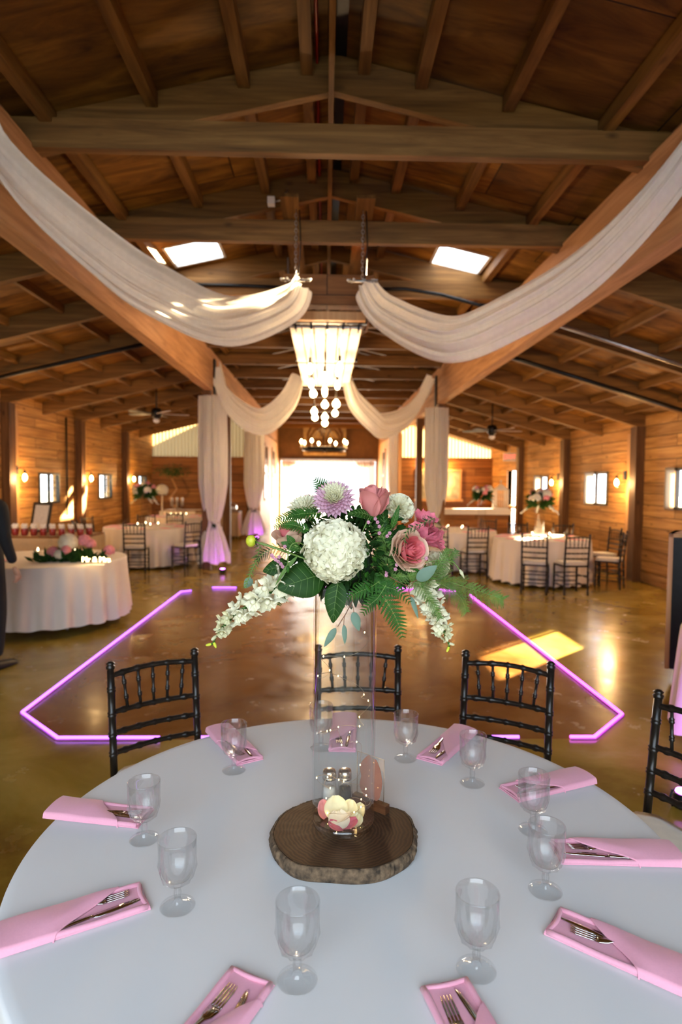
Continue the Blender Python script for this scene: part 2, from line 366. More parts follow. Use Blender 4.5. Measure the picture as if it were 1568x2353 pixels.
# nave beyond the aisles
struct('wall_nave_left', MB().ab(GL-.1, GL, YF, YE, -.02, 3.4), 'paleboard', 'lit board wall left of the far door')
struct('wall_nave_right', MB().ab(GR, GR+.1, YF, YE, -.02, 3.4), 'paleboard', 'lit board wall right of the far door')
struct('wall_end', MB().ab(GL-.1, GR+.1, YE, YE+.1, 2.62, 4.9).ab(GL-.1, GL+.12, YE, YE+.1, -.02, 2.62).ab(GR-.12, GR+.1, YE, YE+.1, -.02, 2.62), 'header', 'brown panel above the far doorway')
for i, (x, s) in enumerate(((GL+.004, 1), (GR-.004, -1))):
    for j, y in enumerate((21.2, 24.2)):
        f = MB(); xx = x+.03*s
        for a in ((y, y+.1, 1.0, 3.0), (y+1.2, y+1.3, 1.0, 3.0), (y, y+1.3, 2.9, 3.0), (y, y+1.3, 1.9, 2.0), (y, y+1.3, 1.0, 1.1)): f.ab(min(x, xx), max(x, xx), *a)
        w_ = struct('window_%d' % (10+2*i+j), f, 'paleboard', 'tall framed opening in the %s wall of the far passage, %s' % (('left', 'right')[i], ('nearer one', 'by the door')[j]))
        struct('glass_pane', box(min(x, x+.01*s), max(x, x+.01*s), y+.1, y+1.2, 1.1, 2.9), plain('grey pane %d%d' % (i, j), (.18, .2, .2, 1), .1), None, w_)
# rear wall with its wide barn doorway (behind the viewer)
struct('wall_rear', MB().ab(XL, -3.2, YB-.1, YB, -.02, 3.4).ab(2.4, XR, YB-.1, YB, -.02, 3.4).ab(XL, XR, YB-.1, YB, 3.5, 5.1), 'wallfar')
# ---- roof decks
zc = lambda x: 4.82-.226*abs(x-.08)
ZT = 4.08
SKY = [(-1.92, -1.28, 7.32, 7.98), (1.33, 1.98, 7.47, 8.2), (.9, 1.95, 19.5, 20.6)]
def cen(m, a, b, c, d):
    vs = [(x, y, zc(x)+t) for t in (0, .03) for y in (c, d) for x in (a, b)]
    m.add(vs, [(0, 2, 3, 1), (4, 5, 7, 6), (0, 1, 5, 4), (2, 6, 7, 3), (0, 4, 6, 2), (1, 3, 7, 5)])
dk = MB()
holes(dk, GL-.25, .06, YB, YE+.6, SKY[:1], cen); holes(dk, .1, GR+.25, YB, YE+.6, SKY[1:], cen)
struct('ceiling', dk, 'deck', 'plywood roof deck over the centre of the barn')
def aisle(m, x0, x1, zf):
    vs = [(x, y, zf(x)+RD+t) for t in (0, .03) for y in (YB, YF+.2) for x in (x0, x1)]
    return m.add(vs, [(0, 2, 3, 1), (4, 5, 7, 6), (0, 1, 5, 4), (2, 6, 7, 3), (0, 4, 6, 2), (1, 3, 7, 5)])
struct('ceiling_left_aisle', aisle(MB(), XL-.2, GL-.05, zl), 'deck', 'plywood roof deck over the left aisle')
struct('ceiling_right_aisle', aisle(MB(), GR+.05, XR+.2, zr), 'deck', 'plywood roof deck over the right aisle')
# skylights
MT['skyframe'] = plain('skylight frame', (.62, .62, .6, 1), .5)
for i, (a, b_, c, d) in enumerate(SKY):
    f = MB(); t = .035
    for (p, q, r, s_) in ((a, a+.03, c, d), (b_-.03, b_, c, d), (a, b_, c, c+.03), (a, b_, d-.03, d)):
        vs = [(x, y, zc(x)+dz) for dz in (-.01, t) for y in (r, s_) for x in (p, q)]
        f.add(vs, [(0, 2, 3, 1), (4, 5, 7, 6), (0, 1, 5, 4), (2, 6, 7, 3), (0, 4, 6, 2), (1, 3, 7, 5)])
    o = struct('window_%d' % (20+i), f, 'skyframe', ['bright skylight in the left roof slope', 'bright skylight in the right roof slope', 'skylight far down the right roof slope'][i])
    struct('glass_pane', MB().add([(a, c, zc(a)+t), (b_, c, zc(b_)+t), (b_, d, zc(b_)+t), (a, d, zc(a)+t)], [(0, 1, 2, 3)]), 'pane', None, o)
for nm, x0, x1 in (('left', GL-.27, GL-.17), ('right', GR+.17, GR+.27)):
    S0 = struct('trim_%d' % (3 if nm == 'left' else 4), box(x0, x1, YB, YE, 3.5, 4.32), 'girder', 'boards closing the step between the nave roof and the %s aisle roof' % nm)
# ridge: board, red cable, black vent gap
def S(name, mb, mat, label): return struct(name, mb, mat, label)
S('ridge_beam', box(.0, .04, YB, YE, 4.50, 4.80), 'beam1', 'long ridge board down the middle of the roof')
S('ridge_vent', box(.05, .13, YB, YE, 4.795, 4.84), 'black', 'black vent gap beside the ridge board')
MT['red'] = plain('red cable', (.35, .015, .008, 1), .4)
cb = MB(); cb.tube([(-.085, YB+.2+i*.5, 4.74+.008*sin(i*1.7)) for i in range(36)], .012, 6)
tag(cb.build('cable', 'red'), 'red cable running along the roof beside the ridge board', 'cable')
# girders
for nm, x0, x1, w in (('left', GL-.16, GL, 'left'), ('right', GR, GR+.16, 'right')):
    S('girder', box(x0, x1, YB, YE, 3.36, ZT), 'girder', 'deep timber girder along the %s side of the nave' % w)
# tie beams and rafters in the nave
TY = [-.6, 1.2, 2.95, 4.62, 6.27, 8.04, 9.6, 11.1, 12.7, 14.3, 15.9, 17.5, 19.1, 21.0, 23.0, 25.0, 27.2]
for i, y in enumerate(TY):
    if y < 2: continue
    ln = 'tie beam across the nave, number %d from the table' % (i-1)
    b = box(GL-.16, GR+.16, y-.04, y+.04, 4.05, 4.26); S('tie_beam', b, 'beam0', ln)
    for s_, xe in ((-1, GL-.2), (1, GR+.2)):
        xa = .08; 
        za, ze = zc(xa), zc(xe); dp = .27 
        x_in = .0 if s_ < 0 else .04
        m = MB(); vs = []
        for y_ in (y+.045, y+.115):
            vs += [(x_in, y_, zc(x_in)-dp-.0), (x_in, y_, zc(x_in)-.005), (xe, y_, ze-.005), (xe, y_, ze-dp)]
        m.add(vs, [(0, 1, 2, 3), (7, 6, 5, 4), (0, 4, 5, 1), (1, 5, 6, 2), (2, 6, 7, 3), (3, 7, 4, 0)])
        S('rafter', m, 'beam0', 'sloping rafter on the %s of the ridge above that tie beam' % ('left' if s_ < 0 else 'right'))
# purlins between rafters
for x in (-2.02, -1.29, -.62, -.16, .26, .68, 1.33, 2.05):
    for a, b_ in zip(TY[1:-1], TY[2:]):
        if b_ < 2.5: continue
        if .5 < x < 2.2 and 18 < a < 20.5: continue
        if any(x-.045 < h[1] and x+.045 > h[0] and a < h[3] and b_ > h[2] for h in SKY): continue
        m = MB(); z1 = zc(x)-.004; S('purlin', m.beam((x, a+.12, z1-.06), (x, b_+.04, z1-.06), .085, .11), 'beam1', 'short roof purlin between two rafters of the nave')
# aisle rafters, purlins and wall posts
def aisle_frames(zf, xo, xi, y0, dy, side):
    ys = [y0+dy*k for k in range(-7, 7) if YB+1 < y0+dy*k < YF-.1]
    for y in ys:
        m = MB(); vs = []
        xo2 = xo+(.10 if xo < 0 else -.10)*0
        for y_ in (y-.045, y+.045): vs += [(xo2, y_, zf(xo2)), (xo2, y_, zf(xo2)+RD), (xi, y_, zf(xi)+RD), (xi, y_, zf(xi))]
        m.add(vs, [(0, 3, 2, 1), (4, 5, 6, 7), (0, 1, 5, 4), (1, 2, 6, 5), (2, 3, 7, 6), (3, 0, 4, 7)])
        S('rafter', m, 'beam0', 'sloping rafter under the %s aisle roof' % side)
    for t in (.12, .32, .52, .72, .92):
        x = xo+(xi-xo)*t
        for a, b_ in zip(ys, ys[1:]):
            S('purlin', MB().beam((x, a+.045, zf(x)+RD-.05), (x, b_-.045, zf(x)+RD-.05), .05, .10), 'beam1', 'short purlin between two rafters of the %s aisle' % side)
    return ys
YsL = aisle_frames(zl, XL, GL-.16, 10.83, 1.57, 'left'); YsR = aisle_frames(zr, XR, GR+.16, 10.46, 1.6, 'right')
for side, xo, s_, zf, ys in (('left', XL, 1, zl, [10.83+3.14*k for k in range(-3, 3)]), ('right', XR, -1, zr, [10.46+3.2*k for k in range(-3, 3)])):
    for y in ys:
        if y < 3: continue
        a, b_ = sorted((xo, xo+s_*.15))
        S('wall_post', box(a, b_, y-.06, y+.16, 0, zf(xo+s_*.15)-.0), 'post2', 'dark timber post against the %s wall' % side)
        a, b_ = sorted((xo, xo+s_*.05))
        S('wall_board', box(a, b_, y+.16, y+.46, 0, zf(xo)-.05), 'paleboard', 'pale vertical board beside a post on the %s wall' % side)
# nave posts
for x, y, lab in ((GL-.13, 11.72, 'post behind the first left drape'), (GL-.12, 14.05, 'dark post between the two left drapes'), (GL-.13, 18.3, 'post behind the second left drape'),
               (GR+.13, 13.25, 'post behind the first right drape'), (GR+.12, 16.3, 'dark post between the two right drapes'), (GR+.13, 20.3, 'post behind the second right drape')):
    S('nave_post', box(x-.08, x+.08, y-.08, y+.08, 0, 3.36), 'post2', lab)
for x in (GL, GR):
    sg = 1 if x < 0 else -1; y = 11.75 if x < 0 else 13.2
    S('girder_plate', box(min(x, x+sg*.03), max(x, x+sg*.03), y-.07, y+.1, 3.3, 3.95), 'black', 'dark steel plate on the %s girder above the first drape' % ('left' if x < 0 else 'right'))
# far door gear
S('door_track', box(GL+.1, GR-.1, YE-.12, YE-.02, 2.60, 2.70), 'steel', 'pale sliding door track over the far doorway')
# ---------------------------------------------------------------- lamps on the walls
MT['bulb'] = glow('warm bulb glow', (1.0, .62, .25, 1), 30)
MT['bulbglass'] = glass_thin('bulb glass', (1, .93, .8, 1))
def sconce():
    t = thing('wall_lamp', '', 'wall lamp', group='wall lamps on the pale boards')
    MB().ab(-.02, .0, -.05, .05, .06, .22).build('back_plate', 'black', t)
    MB().tube([(0, 0, .16), (.06, 0, .175), (.13, 0, .16), (.14, 0, .12)], .008, 6).tube([(.14, 0, .13), (.14, 0, .07)], .022, 8).build('arm', 'black', t)
    MB().lathe([(.012, .07), (.028, .05), (.038, .015), (.036, -.02), (.02, -.05), (.004, -.058)], 14, (.14, 0, 0)).build('bulb', 'bulb', t)
    g = MB().lathe([(.03, .08), (.062, .04), (.066, -.04), (.05, -.08)], 16, (.14, 0, 0), caps=False); g.build('glass_shade', 'bulbglass', t)
    lamp('lamp_light', 'POINT', (.2, 0, -.02), 42, (1.0, .58, .24), .04, parent=t)
    return t
sp = [(XL+.07, 11.17, 0, 'glowing wall lamp on the left wall, nearest of its row'), (XL+.07, 14.3, 0, 'glowing wall lamp second along the left wall'), (XL+.07, 17.45, 0, 'farthest glowing wall lamp on the left wall'),
      (XR-.07, 10.95, pi, 'glowing wall lamp on the right wall beside the nearer post'), (XR-.07, 14.15, pi, 'glowing wall lamp on the right wall beside the second post'),
      (XL+.07, 8.0, 0, 'wall lamp on the left wall behind the person in black'), (XR-.07, 7.75, pi, 'wall lamp on the right wall behind the black cabinet')]
s0 = sconce()
for i, (x, y, rz, lb) in enumerate(sp):
    o = s0 if i == 0 else dup(s0, (0, 0, 0))
    o.location = (x, y, 1.70); o.rotation_euler = (0, 0, rz); o['label'] = lb
# ---------------------------------------------------------------- light strip around the dance floor
MT['violet'] = glow('violet strip glow', (.44, .12, 1.0, 1), 3.2)
MT['magenta'] = glow('magenta strip glow', (.80, .10, .85, 1), 3.6)
MT['stripcase'] = plain('strip casing', (.5, .1, .5, 1), .4)
def strip(pts, mat, lb):
    t = thing('light_strip', lb, 'light strip', (pts[0][0], pts[0][1], .0), group='light strips around the dance floor')
    o_ = Vector(pts[0]+(0,)); P = [Vector((x, y, .014))-o_ for x, y in pts]
    MB().tube(P, .011, 8).build('glowing_tube', mat, t)
    m = MB()
    for a, b_ in zip(P, P[1:]): m.beam(a-Vector((0, 0, .010)), b_-Vector((0, 0, .010)), .034, .008)
    m.build('casing', 'stripcase', t)
strip([(-1.06, DY0), (-1.71, DY0), (DXA, 4.36), (DXA, 9.17), (-2.02, 9.27)], 'violet', 'glowing violet strip along the left side of the dance floor')
strip([(-.82, DY0), (.05, DY0)], 'violet', 'short violet strip behind the left front chair at the near edge')
strip([(1.62, DY0), (1.78, DY0), (DXB, 4.32), (DXB, 9.0)], 'magenta', 'glowing pink violet strip along the right side of the dance floor')
strip([(.1, DY0), (1.28, DY0)], 'violet', 'violet strip behind the right front chair at the near edge')
strip([(-1.75, 9.55), (-1.38, 9.55)], 'violet', 'short violet strip at the far edge near the left drape')
strip([(-.2, 9.55), (1.6, 9.55), (2.0, 9.3)], 'magenta', 'violet strip along the far edge seen through the vase')
# ---------------------------------------------------------------- drapes
MT['sheer'] = sheer('ivory sheer cloth', (.92, .88, .80, 1), .05, .5)
MT['cord'] = plain('tan cord', (.25, .16, .07, 1), .8)
def catm(P, t):
    n = len(P)-1; k = min(int(t*n), n-1); f = t*n-k
    a, b_, c, d = P[max(k-1, 0)], P[k], P[k+1], P[min(k+2, n)]
    return .5*((2*b_)+(-a+c)*f+(2*a-5*b_+4*c-d)*f*f+(-a+3*b_-3*c+d)*f*f*f)
def swag(pts, wid, label, folds=5, seed=0):
    P = [Vector(p) for p in pts]; r = random.Random(seed); ph = r.random()*6
    side = Vector((0, 0, 1))
    def fn(u, v):
        p = catm(P, v); d = (catm(P, min(v+.01, 1))-catm(P, max(v-.01, 0))).normalized()
        up = (side-d*side.dot(d)).normalized(); ou = d.cross(up)
        w = wid*(.62+.5*sin(pi*min(1, v*1.15))**.7) if v < .9 else wid*(.75)
        s_ = (u-.5)*w
        fo = .020*sin(u*folds*1.4*pi+ph+2*v)+.008*sin(u*folds*3.3*pi+ph*2+5*v)
        roll = .10*((2*u-1)**2)
        return p+up*(s_)+ou*(fo-roll)
    t = MB().grid(fn, 56, 60).build('hanging_swag', 'sheer')
    tag(t, label, 'drape', 'white swags hung from the chandelier to the girders'); return t
swag([(-.27, 6.0, 3.57), (-.40, 5.84, 3.32), (-.87, 5.2, 2.98), (-1.3, 4.7, 3.05), (-1.6, 4.36, 3.21), (-1.95, 3.86, 3.50), (-2.1, 3.4, 3.85)], .36, 'long white swag sweeping from the centre to the upper left', 5, 1)
swag([(.33, 6.0, 3.57), (.50, 5.86, 3.27), (.98, 5.25, 2.90), (1.45, 4.85, 3.02), (1.85, 4.4, 3.26), (2.16, 3.86, 3.68), (2.33, 3.4, 4.22)], .36, 'long white swag sweeping from the centre to the upper right', 5, 2)
swag([(-.4, 10.4, 3.42), (-.55, 10.55, 3.08), (-.85, 10.8, 2.80), (-1.16, 11.0, 2.72), (-1.55, 11.3, 2.95), (-1.85, 11.55, 3.3), (-2.02, 11.7, 3.82)], .42, 'shorter white swag from the chandelier to the left girder', 5, 3)
swag([(.4, 10.4, 3.42), (.55, 10.6, 3.08), (.9, 10.9, 2.78), (1.12, 11.2, 2.70), (1.6, 12.0, 2.92), (1.95, 12.6, 3.3), (2.26, 13.0, 3.85)], .42, 'shorter white swag from the chandelier to the right girder', 5, 4)
def drape_col(x, y, ztop, ztie, w, label, seed, flower=True):
    t = thing('tied_drape', label, 'drape', (x, y, 0), group='white drapes tied around the nave posts')
    r = random.Random(seed); ph = [r.random()*6 for _ in range(4)]
    zb = .13
    def fn(u, v):
        z = ztop+(zb-ztop)*v
        if z > ztie: k = (z-ztie)/(ztop-ztie); rr = w*(.40+.62*min(1, (k*3.2))**.6 - .10*max(0, k-.6))
        else: k = (ztie-z)/(ztie-zb); rr = w*(.40+.85*min(1, k*1.2)**.75)
        a = 2*pi*u; sh = .12 if z > ztie-.1 else .10
        rr2 = rr*(1+sh*sin(9*a+ph[0])+sh*.7*sin(14*a+ph[1]+z))
        return (rr2*cos(a), rr2*.8*sin(a), z+(.03*sin(5*a+ph[2]) if v > .99 else 0))
    MB().grid(fn, 110, 44, True, True).build('drape_cloth', 'sheer', t)
    k = w*.45
    MB().grid(lambda u, v: ((k+.012*cos(2*pi*v))*cos(2*pi*u), (k*.8+.012*cos(2*pi*v))*sin(2*pi*u), ztie+.02*sin(2*pi*v)), 24, 8, True, True).build('tie_cord', 'cord', t)
    if flower:
        f = MB(); r2 = random.Random(seed+9)
        for i in range(12):
            f.ball((.03+r2.uniform(-.05, .05), -k-.02+r2.uniform(-.02, .02), ztie+.02+r2.uniform(-.04, .04)), .022, 7, 5)
        f.build('tie_flower', 'petalwhite', t)
        g = MB()
        for i in range(14):
            a = Vector((.02, -k-.01, ztie)); b_ = a+Vector((r2.uniform(-.10, .10), r2.uniform(-.03, .0), r2.uniform(-.16, .03)))
            g.tube([a, (a+b_)/2, b_], [.004, .010, .002], 4)
        g.build('tie_greenery', 'leafdark', t)
    return t
MT['petalwhite'] = plain('ivory petals', (.82, .80, .68, 1), .6, var=.06, transl=.25)
MT['leafdark'] = plain('dark leaf', (.014, .046, .008, 1), .55, var=.4, transl=.15, spec=.15)
drape_col(GL-.02, 11.72, 3.26, .88, .235, 'first tied white drape left of the dance floor with violet light at its hem', 1)
drape_col(GR+.03, 13.25, 3.28, .88, .22, 'first tied white drape right of the dance floor', 2)
drape_col(GL+.02, 18.1, 3.3, .86, .26, 'second tied white drape on the left, beyond the dark post', 3)
drape_col(GR-.0, 20.3, 3.3, .9, .26, 'second tied white drape on the right, beyond the dark post', 4)
# violet uplights
MT['uplight'] = glow('violet uplight lens', (.75, .15, 1.0, 1), 12)
def uplight(x, y, lb, e=9, dz=(0, 0, 1)):
    t = thing('uplight', lb, 'spotlight', (x, y, 0), group='violet uplights on the floor')
    MB().lathe([(.05, 0), (.055, .01), (.055, .07), (.045, .075)], 16).build('housing', 'black', t)
    MB().lathe([(.0, .076), (.04, .077), (.038, .084), (0, .086)], 14).build('lens', 'uplight', t)
    MB().tube([(-.06, 0, .09), (-.07, 0, .05), (-.06, 0, .006), (.06, 0, .006), (.07, 0, .05), (.06, 0, .09)], .006, 5).build('bracket', 'black', t)
    l = lamp('uplight_beam', 'SPOT', (0, 0, .1), e, (.62, .10, 1.0), .03, spot=2.2, parent=t); aim(l, dz)
uplight(-1.86, 11.15, 'violet uplight at the hem of the first left drape', 12, (-.25, .6, .8))
uplight(-1.95, 17.6, 'violet uplight at the hem of the second left drape', 12, (-.1, .6, .8))
uplight(2.15, 12.7, 'violet uplight at the hem of the first right drape', 7, (.25, .6, .8))
# ---------------------------------------------------------------- hanging chandelier of whitewashed slats and bulbs
MT['slat'] = wood('whitewashed slats', 1, (.66, .60, .52, 1), (.82, .77, .70, 1), (.90, .87, .82, 1), .7, knots=False)
MT['socket'] = plain('bulb socket', (.02, .015, .01, 1), .4)
ch = thing('slatted_chandelier', 'whitewashed slat chandelier with strings of glowing round bulbs hanging in the centre', 'chandelier', (0, 8.8, 3.34))
zc0 = 3.34
for k, (y0, y1) in enumerate(((6.78, 8.68), (8.80, 10.85))):
    for i in range(6):
        x = -.40+i*.133; MB().ab(x, x+.118, y0-8.8, y1-8.8, 0, .022).build('slat', 'slat', ch)
for y in (6.70, 8.74, 10.9): MB().ab(-.43, .43, y-.05-8.8, y+.03-8.8, .022, .06).build('cross_bar', 'black' if y != 10.9 else 'slat', ch)
MB().ab(-.41, .41, 6.55-8.8, 6.63-8.8, .03, .12).build('end_board', 'paleboard', ch)
for i in range(5): MB().ab(-.345+i*.17, -.325+i*.17, 6.70-8.8, 6.86-8.8, -.03, .03).build('clamp', 'black', ch)
rr = random.Random(5)
for cx in (-.19, -.02, .15):
    for k in range(6):
        y = (7.05+k*.68+(.12 if cx < -.1 else (.25 if cx < .1 else 0)))-8.8; dz = rr.uniform(.15, .32)+ (.10 if -.1 < cx < .1 else 0)+.03*k; big = .052 if k > 2 else .036
        c = MB().tube([(cx, y, .0), (cx+rr.uniform(-.01, .01), y, -dz*.5), (cx, y, -dz)], .004, 5).tube([(cx, y, -dz+.02), (cx, y, -dz-.05)], .015, 8).build('bulb_cord', 'socket', ch)
        bm_ = MB().lathe([(.010, .0), (big*.5, -.02), (big, -.06), (big*1.02, -.08), (big*.7, -.115), (.003, -.13)], 14, (cx, y, -dz-.045)).build('bulb', 'bulb', c)
for y in (-1.4, 0, 1.4): lamp('chandelier_light', 'POINT', (-.02, y, -.55), 48, (1.0, .66, .36), .12, parent=ch)
for x in (-.4, .4):
    for y in (-2.1, 2.0): MB().tube([(x, y, .03), (x*1.05, y, .72)], .008, 6).build('hanger', 'steel', ch)
# brown box from which the swags hang, hoisting boards and chains
bx = thing('hoist_box', 'brown wooden box hung under the tie beams above the chandelier', 'box', (0, 6.6, 3.4))
MB().ab(-.46, .50, -.02, .02, .14, .45).build('front_board', 'wallfar', bx)
MB().ab(-.46, .50, .02, 1.2, .42, .45).build('top_board', 'wallfar', bx)
MB().ab(-.46, -.43, .02, 1.2, .14, .42).build('side_board', 'wallfar', bx); MB().ab(.47, .50, .02, 1.2, .14, .42).build('side_board', 'wallfar', bx)
MB().tube([(-.3, .6, .39), (-.3, .6, .65)], .01, 6).tube([(.34, .6, .39), (.34, .6, .65)], .01, 6).build('hanger', 'steel', bx)
for s_, x0 in (('left', -.44), ('right', .27)):
    S('hoist_board', box(x0, x0+.17, 5.75, 9.7, 4.265, 4.30), 'beam1', '%s flat board lying along the tie beams above the chains' % s_)
    x = -.30 if x0 < 0 else .34
    hc = thing('hanging_chain', '%s steel chain holding up the swag end' % s_, 'chain', (x, 6.0, 4.26))
    m = MB()
    for k in range(18):
        z = -.02-k*.035; a = k % 2
        m.grid(lambda u, v: (((.012+.0035*cos(2*pi*v))*cos(2*pi*u))*(1 if a else 0)+.0035*sin(2*pi*v)*(0 if a else 1), ((.012+.0035*cos(2*pi*v))*cos(2*pi*u))*(0 if a else 1)+.0035*sin(2*pi*v)*(1 if a else 0), z+(.022+.0035*cos(2*pi*v))*sin(2*pi*u)), 10, 5, True, True)
    m.build('links', 'steel', hc)
    MB().tube([(.03, .01, 0), (.045, .01, -.3), (.02, .01, -.66)], .006, 6).build('strap', 'black', hc)
    r = MB().tube([(-.14, 0, -.66), (.14, 0, -.66)], .013, 8); r.build('swag_rod', 'steel', hc)
    g = MB(); rg = random.Random(3)
    for k in range(16): g.ball((-.14+k*.0185, rg.uniform(-.01, .02), -.655+rg.uniform(-.01, .012)), .012, 6, 5)
    g.build('swag_pins', 'white', hc)
# wheel chandelier
wc = thing('wheel_chandelier', 'dark iron wheel chandelier with candle bulbs near the far doorway', 'chandelier', (-.05, 17.5, 2.6))
R_ = .60
MB().grid(lambda u, v: ((R_+.03*cos(2*pi*v))*cos(2*pi*u), (R_+.03*cos(2*pi*v))*sin(2*pi*u), .05*sin(2*pi*v)), 48, 8, True, True).build('ring', 'black', wc)
sp_ = MB()
for k in range(4): a = pi*k/4; sp_.tube([(R_*cos(a), R_*sin(a), 0), (-R_*cos(a), -R_*sin(a), 0)], .012, 6)
sp_.ball((0, 0, 0), .07, 10, 8); sp_.build('spokes', 'black', wc)
chn = MB().tube([(0, 0, 0), (0, 0, 1.47)], .012, 6)
for k in range(4): a = pi*k/2+.4; chn.tube([(R_*cos(a), R_*sin(a), 0), (0, 0, .75)], .008, 5)
chn.build('chains', 'black', wc)
MT['candlew'] = plain('candle sleeve', (.75, .68, .55, 1), .5)
for k in range(8):
    a = 2*pi*k/8+.25; x, y = (R_+.06)*cos(a), (R_+.06)*sin(a)
    c = MB().lathe([(.03, .03), (.045, .045), (.018, .05), (.016, .14), (.012, .145)], 10, (x, y, 0)).build('candle_arm', 'candlew', wc)
    MB().lathe([(.010, .145), (.036, .18), (.040, .205), (.022, .245), (.003, .265)], 10, (x, y, 0)).build('bulb', 'bulb', c)
lamp('chandelier_light', 'POINT', (0, 0, .45), 80, (1.0, .60, .27), .25, parent=wc)
# ceiling fans
def fan(x, y, z, zt, lb, rz):
    t = thing('ceiling_fan', lb, 'ceiling fan', (x, y, z), rz, 'ceiling fans in the aisles')
    MB().tube([(0, 0, .05), (0, 0, zt-z)], .014, 8).build('down_rod', 'black', t)
    MB().lathe([(.02, .12), (.09, .10), (.11, .03), (.10, -.05), (.06, -.10), (.02, -.12)], 18).build('motor', 'black', t)
    MB().lathe([(.01, -.20), (.05, -.18), (.07, -.14), (.05, -.11), (.02, -.10)], 14).build('lamp_bowl', 'white', t)
    for k in range(5):
        a = 2*pi*k/5; d = Vector((cos(a), sin(a), 0)); s2 = Vector((-sin(a), cos(a), .18))
        m = MB(); vs = []
        for rr_, w in ((.12, .04), (.2, .065), (.6, .075), (.66, .05)):
            for s_, dz in ((-1, 0), (1, 0), (1, .008), (-1, .008)): vs.append(d*rr_+s2*(s_*w)+Vector((0, 0, dz-.01)))
        m.rings([vs[i*4:i*4+4] for i in range(4)], True, False); m.build('blade', 'slat' if k in (0, 4) else 'black', t)
fan(-3.5, 12.85, 3.05, 3.70, 'black ceiling fan under the left aisle roof', .3)
fan(3.6, 13.3, 2.82, 3.40, 'black ceiling fan with a pale blade under the right aisle roof', .1)
# pipes under the aisle roofs and over the ties
def pipe(pts, r, lb, mat='black'):
    tag(MB().tube(pts, r, 6).build('conduit', mat), lb, 'pipe', 'conduits under the roof')
pipe([(XL, 9.1, 2.93), (-4, 9.1, 3.32), (-2.3, 9.1, 3.73)], .03, 'black conduit running under a left aisle rafter')
pipe([(XR, 8.6, 2.60), (4, 8.6, 3.02), (2.55, 8.6, 3.44)], .03, 'dark conduit running under a right aisle rafter')
pipe([(XR, 6.9, 2.60), (4, 6.9, 3.02), (2.55, 6.9, 3.46)], .022, 'grey conduit under the right aisle roof nearest the table', 'steel')
pipe([(-2.1, 7.98, 4.165), (-1, 7.985, 4.155), (-.45, 7.985, 4.14)], .022, 'black hose along the third tie beam on the left')
pipe([(.5, 7.97, 4.14), (1.0, 7.95, 4.14), (1.45, 7.9, 4.06), (1.9, 7.85, 3.93), (2.34, 7.8, 3.86)], .022, 'black hose drooping from the third tie beam on the right')
pipe([(XL+.03, 13.4, .9), (XL+.03, 13.4, 2.2), (XL+.03, 13.4, 3.0)], .02, 'dark vertical conduit on the left wall beside the first window')
# small floodlight on the second rafter
fd = thing('floodlight', 'small white floodlight fixed to the rafter left of the ridge', 'floodlight', (-.52, 6.2, 4.42))
MB().ab(-.07, .0, -.04, .04, -.035, .035).build('lamp_head', 'white', fd); MB().tube([(0, 0, 0), (.08, 0, .02), (.1, 0, .07), (.12, .02, .13)], .009, 6).build('bracket', 'steel', fd)
# ---------------------------------------------------------------- far end: banner, curtains, exit sign
MT['banner'] = plain('beige stone panel', (.42, .32, .18, 1), .8, var=.25, scale=6)
bn = thing('arched_window_panel', 'beige panel with a gothic arched tracery over the far doorway', 'wall panel', (-.05, 27.45, 2.85))
MB().ab(-.95, .95, 0, .06, 0, 2.0).build('panel', 'banner', bn)
def arch(cx, w, z0, z1, r=.035):
    pts = [(cx-w, -.03, z0), (cx-w, -.03, z1)]
    for k in range(1, 9): t_ = k/8; pts.append((cx-w+w*t_, -.03, z1+w*1.3*sin(t_*pi/2)))
    for k in range(1, 9): t_ = k/8; pts.append((cx+w*t_, -.03, z1+w*1.3*cos(t_*pi/2)))
    pts.append((cx+w, -.03, z0)); return pts
m = MB().tube(arch(0, .75, .1, .95, .04), .045, 6)
for cx in (-.36, .36): m.tube(arch(cx, .30, .1, .75), .03, 6)
m.grid(lambda u, v: ((.2+.03*cos(2*pi*v))*cos(2*pi*u), -.03+.03*sin(2*pi*v), 1.4+(.2+.03*cos(2*pi*v))*sin(2*pi*u)), 20, 6, True, True); m.build('tracery', 'post2', bn)
MB().ab(-.68, -.04, -.012, 0, .12, .75).ab(.04, .68, -.012, 0, .12, .75).build('dark_opening', 'header', bn)
MT['doorcurtain'] = sheer('white door curtain', (.46, .36, .30, 1), .06, .3)
for s_, a, b_, lb in ((-1, GL+.15, -1.35, 'left'), (1, 2.2, 1.35, 'right')):
    def fn(u, v):
        z = 2.58*(1-v)+.1*v; pull = .35*sin(pi*min(1, v*1.0))**2
        x = a+(b_-a)*u*(1-pull); return (x, YE-.25+.05*sin(u*40), z)
    tag(MB().grid(fn, 60, 24).build('door_curtain', 'doorcurtain'), '%s white curtain tied beside the bright far doorway' % lb, 'curtain', 'curtains at the far doorway')
tag(MB().grid(lambda u, v: (GL+.2+(4.1)*u, YE-.2+.04*sin(u*90), 2.6-(.22+.05*sin(u*30))*v), 120, 3).build('valance', 'doorcurtain'), 'short sheer valance across the top of the far doorway', 'curtain')
MT['exitred'] = glow('red sign glow', (1.0, .10, .06, 1), 1.6)
MT['exitbody'] = plain('sign housing', (.7, .66, .6, 1), .5)
